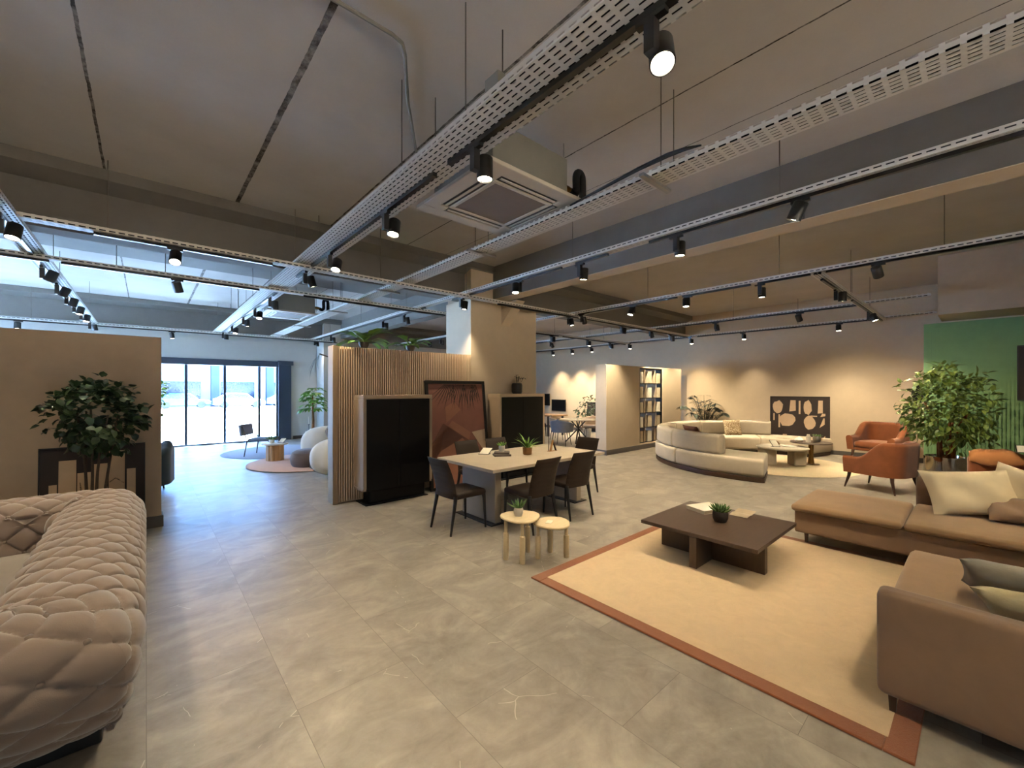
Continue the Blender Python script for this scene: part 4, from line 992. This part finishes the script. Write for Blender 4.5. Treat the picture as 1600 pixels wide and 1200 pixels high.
# open shelving in the partition
t = thing('open_shelving', 'black framed open shelving set into the short beige partition', 'shelf', (11.05, 6.55, .17))
m = MB(); W_ = .62; H_ = 2.12
m.box(-W_, -W_+.02, -.16, .16, 0, H_).box(W_-.02, W_, -.16, .16, 0, H_)
m.build('side_panel', 'black_metal', t, smooth=False)
for k in range(6): MB().box(-W_+.02, W_-.02, -.16, .16, k*(H_-.02)/5, k*(H_-.02)/5+.02).build('shelf', 'black_metal', t, smooth=False)
r = random.Random(2)
for k in range(5):
    for x in ((-.25, .3) if k % 2 else (-.32, .24)): MB().box(x-.01, x+.01, -.15, .15, k*(H_-.02)/5+.02, (k+1)*(H_-.02)/5).build('divider', 'cab_beige', t, smooth=False)
for k in range(5):
    zz = .17+k*(H_-.02)/5+.0205
    for q, (x, w) in enumerate(((-.48, .15), (-.04, .2), (.46, .16))):
        h = R.uniform(.29, .36)
        bk = MB().box(-w/2, w/2, -.11, .11, 0, h).build('book', ('book_beige', 'paper', 'page')[(k+q) % 3], bevel=.003, loc=(11.05+x, 6.52, zz))
        tag(bk, f"{('pale','cream','beige')[q]} standing book, {('left','middle','right')[q]} on the {('lowest','second lowest','middle','second highest','highest')[k]} open shelf", 'book', 'books in the open shelving')

# ------------------------------------------------------------------ far dining group behind the column
def tub(label, loc, rz, mat, leg='black_metal'):
    t = thing('tub_chair', label, 'chair', loc, rz, 'tub chairs in the far dining area')
    ushell(.5, .5, lambda q: .66+.16*max(0, 1-q*1.2), .06, .40, .2, .05).build('shell', mat, t)
    MB().soft(-.23, .23, -.22, .26, .40, .49, .04).build('seat', mat, t)
    for sx in (-1, 1):
        for sy in (-1, 1): taper((sx*.18, sy*.18, .41), (sx*.23, sy*.23, 0), .014, .009, 6).build('leg', leg, t)
    return t
u0 = tub('grey tub chair nearest the camera in the far dining area', (9.45, 8.45, 0), D(-70), 'grey_fabric')
for lab, loc, rz, mat in (('tan tub chair behind the grey one at the round table', (10.5, 9.5, 0), D(200), 'tan_fabric'), ('tan tub chair on the far side of the round table', (11.3, 8.75, 0), D(120), 'tan_fabric'), ('dark tub chair between the round table and shelf partition', (10.95, 7.75, 0), D(50), 'brown_fabric')):
    c = dup(u0, loc, rz, lab)
    for ch in kids(c):
        if 'leg' not in ch.name: ch.data = ch.data.copy(); ch.data.materials[0] = MATS[mat]
t = thing('round_dining_table', 'round pale dining table on crossed black legs beyond the column', 'table', (10.3, 8.5, 0))
MB().lathe([(0, .72), (.58, .72), (.6, .735), (.58, .755), (0, .755)], n=48).build('table_top', 'table_top', t)
for k in range(4):
    a = k*PI/2+.5; taper((math.cos(a)*.42, math.sin(a)*.42, 0), (-math.cos(a)*.25, -math.sin(a)*.25, .72), .022, .022, 6).build('leg', 'black_metal', t)
MB().lathe([(0, .0), (.06, 0), (.07, .03), (0, .035)], n=20).build('dish', 'white_ceramic', None, loc=(10.15, 8.35, .755))
tag(bpy.data.objects['dish'], 'small white dish on the round far dining table', 'dish')
t = thing('long_dining_table', 'long wooden table under the black screens in the far area', 'table', (11.2, 11.2, 0), D(0))
MB().box(-.45, .45, -1.1, 1.1, .72, .76).build('table_top', 'mid_wood', t, bevel=.004)
for sy in (-.9, .9):
    for sx in (-.38, .38): MB().box(sx-.03, sx+.03, sy-.03, sy+.03, 0, .72).build('leg', 'black_metal', t, bevel=.003)
for k, (x, y, rz, lab) in enumerate(((10.55, 10.6, -90, 'dark chair at the long wooden table, nearer end'), (10.55, 11.4, -90, 'dark chair at the long wooden table, farther end'))):
    c = dup(c0, (x, y, 0), D(rz), lab); c['group'] = 'chairs at the long wooden table'
c = dup(u0, (9.75, 10.75, 0), D(-110), 'white tub chair just showing past the right cabinet')
for ch in kids(c):
    if 'leg' not in ch.name: ch.data = ch.data.copy(); ch.data.materials[0] = MATS['white_boucle']
def screen(y0, y1, z0, z1, x, label):
    t = thing('wall_screen', label, 'screen', (x, (y0+y1)/2, z0))
    MB().box(0, .04, -(y1-y0)/2, (y1-y0)/2, 0, z1-z0).build('housing', 'black_metal', t, bevel=.004)
    MB().box(-.003, 0, -(y1-y0)/2+.02, (y1-y0)/2-.02, .02, z1-z0-.02).build('display', 'cab_black', t, smooth=False)
    MB().box(.04, 13.4-x, -.1, .1, (z1-z0)*.3, (z1-z0)*.7).build('wall_mount', 'black_metal', t, smooth=False)
screen(12.55, 13.05, .98, 1.5, 13.25, 'smaller upright black screen on the far right wall')
screen(11.7, 12.5, .76, 1.25, 13.33, 'wider black screen on the far right wall above the wooden table')
framed('framed_photo', 'dark floral picture leaning on right wall beside the shelf partition', .5, 1.0, .03, 'black_metal', (13.3, 10.3, .18), .05, -PI/2, [('painted_leaf', 'art_green', [bl(-.1, .6, .5, .3, 2), bl(.15, .35, .4, .3, 8)])], 'art_dark', .02)
t = thing('console_bench', 'low dark console below the dark floral picture', 'console', (13.2, 10.3, 0)); MB().box(-.17, .17, -.5, .5, .15, .18).build('top', 'walnut', t, bevel=.003)
for sx in (-.14, .14):
    for sy in (-.45, .45): MB().box(sx-.015, sx+.015, sy-.015, sy+.015, 0, .15).build('leg', 'black_metal', t, bevel=.002)
ficus('potted_plant', 'leafy plant in front of the dark floral picture by the shelf partition', (11.75, 9.3, 0), 'white_ceramic', .16, .3, (0, 0, 1.05), (.3, .3, .4), 160, .12, .06, 'leaf_dark', 4, 'bark_grey', 41, .01, 24)

# ------------------------------------------------------------------ far left group before the glass front
tag(MB().lathe([(0, .002), (1.28, .002), (1.3, .007), (1.28, .013), (0, .013)], (2.7, 12.75, 0), 56).build('round_rug', 'rug_blue'), 'round grey blue rug under the slim armchair by the glass front', 'rug')
tag(MB().lathe([(0, .0135), (1.33, .0135), (1.35, .018), (1.33, .025), (0, .025)], (2.95, 10.4, 0), 56).build('round_rug', 'rug_orange'), 'round tan orange rug under the fluted wooden table', 'rug')
t = thing('fluted_coffee_table', 'round pale topped table on a fluted wooden drum by the glass front', 'table', (2.28, 11.05, .025))
def fl(r, n=72): return [(r*(1+.06*abs(math.cos(6*a)))*math.cos(a), r*(1+.06*abs(math.cos(6*a)))*math.sin(a)) for a in (2*PI*i/n for i in range(n))]
MB().slab(fl(.18), 0, .37).build('drum', 'mid_wood', t, ang=30)
MB().lathe([(0, .37), (.27, .37), (.28, .385), (.27, .405), (0, .405)], n=40).build('table_top', 'travertine', t)
succulent('grey green potted succulent on the fluted wooden table', (2.22, 11.1, .43), 'white_ceramic', .06, .08, 20, .13, .012, 'leaf_aloe', 17, .8)
sign((2.38, 10.98, .43), -.8, 'small stand with white card on the fluted wooden table', .12, .16, 1.0)
t = thing('slim_armchair', 'slim grey armchair with thin legs before the glass front', 'armchair', (2.25, 12.25, .013), D(-125))
MB().soft(-.27, .27, -.25, .3, .37, .44, .03, .01).build('seat', 'grey_fabric', t)
MB().soft(-.3, .3, -.36, -.29, .55, .84, .03, 0, rotM(rx=.12)).build('backrest', 'grey_fabric_glare', t)
for sx in (-1, 1):
    MB().tube([(sx*.29, -.24, .37), (sx*.29, -.31, .6), (sx*.29, -.36, .75)], .014, 8).build('back_post', 'walnut', t)
    MB().tube([(sx*.29, -.24, .4), (sx*.31, -.3, 0)], [.016, .011], 8).build('leg', 'walnut', t)
    MB().tube([(sx*.29, .27, .4), (sx*.3, .29, 0)], [.016, .011], 8).build('leg', 'walnut', t)
t = thing('pouf', 'low round brown pouf in front of the cream bubble sofa', 'pouf', (2.70, 9.85, .025)); MB().lathe([(0, 0), (.33, 0), (.36, .05), (.38, .17), (.34, .29), (.26, .335), (0, .345)], n=40).build('cushion', 'brown_fabric', t)
t = thing('bubble_sofa', 'rounded cream bubble sofa half hidden behind the slatted partition', 'sofa', (3.3, 9.3, 0), D(90))
def lobe(c, rx, ry, rz_, puff=3):
    m = MB()
    def fn(u, v):
        a = 2*PI*u; b = PI*(v-.5); cb = abs(math.cos(b))**.7; sb = math.copysign(abs(math.sin(b))**.8, math.sin(b))
        k = 1-.05*abs(math.cos(puff*a))**10
        return (c[0]+rx*cb*math.cos(a)*k, c[1]+ry*cb*math.sin(a)*k, c[2]+rz_*sb)
    m.grid(fn, 48, 22, wu=True); m.weld = True; return m
lobe((-1.02, .36, .4), .3, .66, .36).build('armrest', 'white_boucle', t)
lobe((1.02, .05, .42), .3, .6, .40).build('armrest', 'white_boucle', t)
lobe((0, -.42, .44), 1.2, .34, .42, 6).build('backrest', 'white_boucle', t)
lobe((0, -.08, .28), .95, .36, .2, 2).build('seat', 'white_boucle', t)
MB().slab([(1.15*math.cos(2*PI*k/40), .1+.6*math.sin(2*PI*k/40)) for k in range(40)], 0, .08).build('plinth', 'black_metal', t)
cush('throw_cushion', 'tan cushion on the cream bubble sofa', (3.22, 10.0, .63), .5, .42, .15, D(70), 1.1, 0, 'tan_fabric', 'cushions on the bubble sofa')
cush('throw_cushion', 'pale cushion at the back of cream bubble sofa', (3.42, 9.65, .72), .5, .42, .15, D(80), 1.15, 0, 'cream_linen', 'cushions on the bubble sofa')
m = MB()
def thr(u, v):
    x = -1.0+(u-.5)*.34; a = (v-.72)*2.0
    return (x+.05*math.sin(4*v), .3+.66*math.sin(a), .4+.385*math.cos(a)*math.cos((u-.5)*.9)+.005)
m.grid(thr, 12, 22); o = m.build('throw_blanket', 'tan_fabric'); o.location = (3.3, 9.3, 0); o.rotation_euler = (0, 0, D(90))
so = o.modifiers.new('Solidify', 'SOLIDIFY'); so.thickness = .012; so.offset = 1
tag(o, 'grey brown throw lying over the near arm of bubble sofa', 'blanket')
t = thing('potted_monstera', 'tall split leaf plant by the pale wall beside the glass front', 'plant', (4.0, 14.2, 0)); r = random.Random(23)
MB().lathe([(.17, 0), (.2, .2), (.21, .36), (.19, .36), (.18, .33), (0, .33)], n=24).build('pot', 'white_ceramic', t)
MB().tube([(0, 0, .3), (.01, 0, .7), (0, .01, 1.5)], [.05, .045, .02], 8).build('trunk', 'bark', t)
st = MB(); lf = MB()
for i in range(30):
    a = i*2.4; z = .95+.75*i/30; el = r.uniform(.0, .5); ln = r.uniform(.3, .5)*(1.15-.4*i/30); d = Vector((math.cos(a)*math.cos(el), math.sin(a)*math.cos(el), math.sin(el)))
    b_ = Vector((0, 0, z)); e = b_+d*ln*.6; st.tube([b_, (b_+e)/2+Vector((0, 0, .03)), e], .007, 5)
    for k in (-.5, 0, .5):
        dd = Matrix.Rotation(k, 3, 'Z') @ d; leaf(lf, e, dd+Vector((0, 0, -.2)), Vector((0, 0, 1)), .26, .12, .15, .5)
st.build('stems', 'leaf_bright', t); lf.build('foliage', 'leaf_bright', t)
t = thing('floor_candlestick', 'thin dark candle stand beside the pale far wall', 'candle stand', (3.72, 13.6, 0))
MB().lathe([(.11, 0), (.11, .012), (.012, .03), (.01, .6), (.03, .62), (.03, .63), (0, .63)], n=20).build('stand', 'black_metal', t)
MB().tube([(0, 0, .63), (0, 0, .86)], .011, 10).build('candle', 'paper', t)

# ------------------------------------------------------------------ light, sky, camera
wd = bpy.data.worlds.new('sky'); sc.world = wd; wd.use_nodes = True
nt = wd.node_tree; nt.nodes.clear(); bg = nt.nodes.new('ShaderNodeBackground'); wo = nt.nodes.new('ShaderNodeOutputWorld')
bg.inputs[0].default_value = (.24, .47, 1.0, 1); bg.inputs[1].default_value = 16.0
nt.links.new(bg.outputs[0], wo.inputs[0])
sl = bpy.data.lights.new('sun', 'SUN'); sl.energy = 300; sl.angle = .01; sl.color = (.49, .68, 1.0)
so_ = bpy.data.objects.new('sun', sl); COL.objects.link(so_); so_.rotation_euler = (D(-6), D(32), 0)
cam = bpy.data.cameras.new('camera'); cam.sensor_width = 36; cam.sensor_fit = 'HORIZONTAL'; cam.lens = 36*648/1600; cam.shift_y = 8/1600; cam.clip_start = .05
co_ = bpy.data.objects.new('camera', cam); COL.objects.link(co_); co_.location = (0, 0, 1.7); co_.rotation_euler = (PI/2, 0, D(-41.4))
sc.camera = co_
sc.view_settings.view_transform = 'Standard'; sc.view_settings.look = 'None'; sc.view_settings.gamma = 1; sc.view_settings.use_curve_mapping = False
sc.view_settings.exposure = .45
try:
    sc.cycles.use_denoising = True; sc.cycles.denoiser = 'OPENIMAGEDENOISE'
    sc.cycles.max_bounces = 8; sc.cycles.diffuse_bounces = 5; sc.cycles.transparent_max_bounces = 12
    sc.cycles.sample_clamp_indirect = 8; sc.cycles.caustics_reflective = False; sc.cycles.caustics_refractive = False
except Exception as e: print(e)
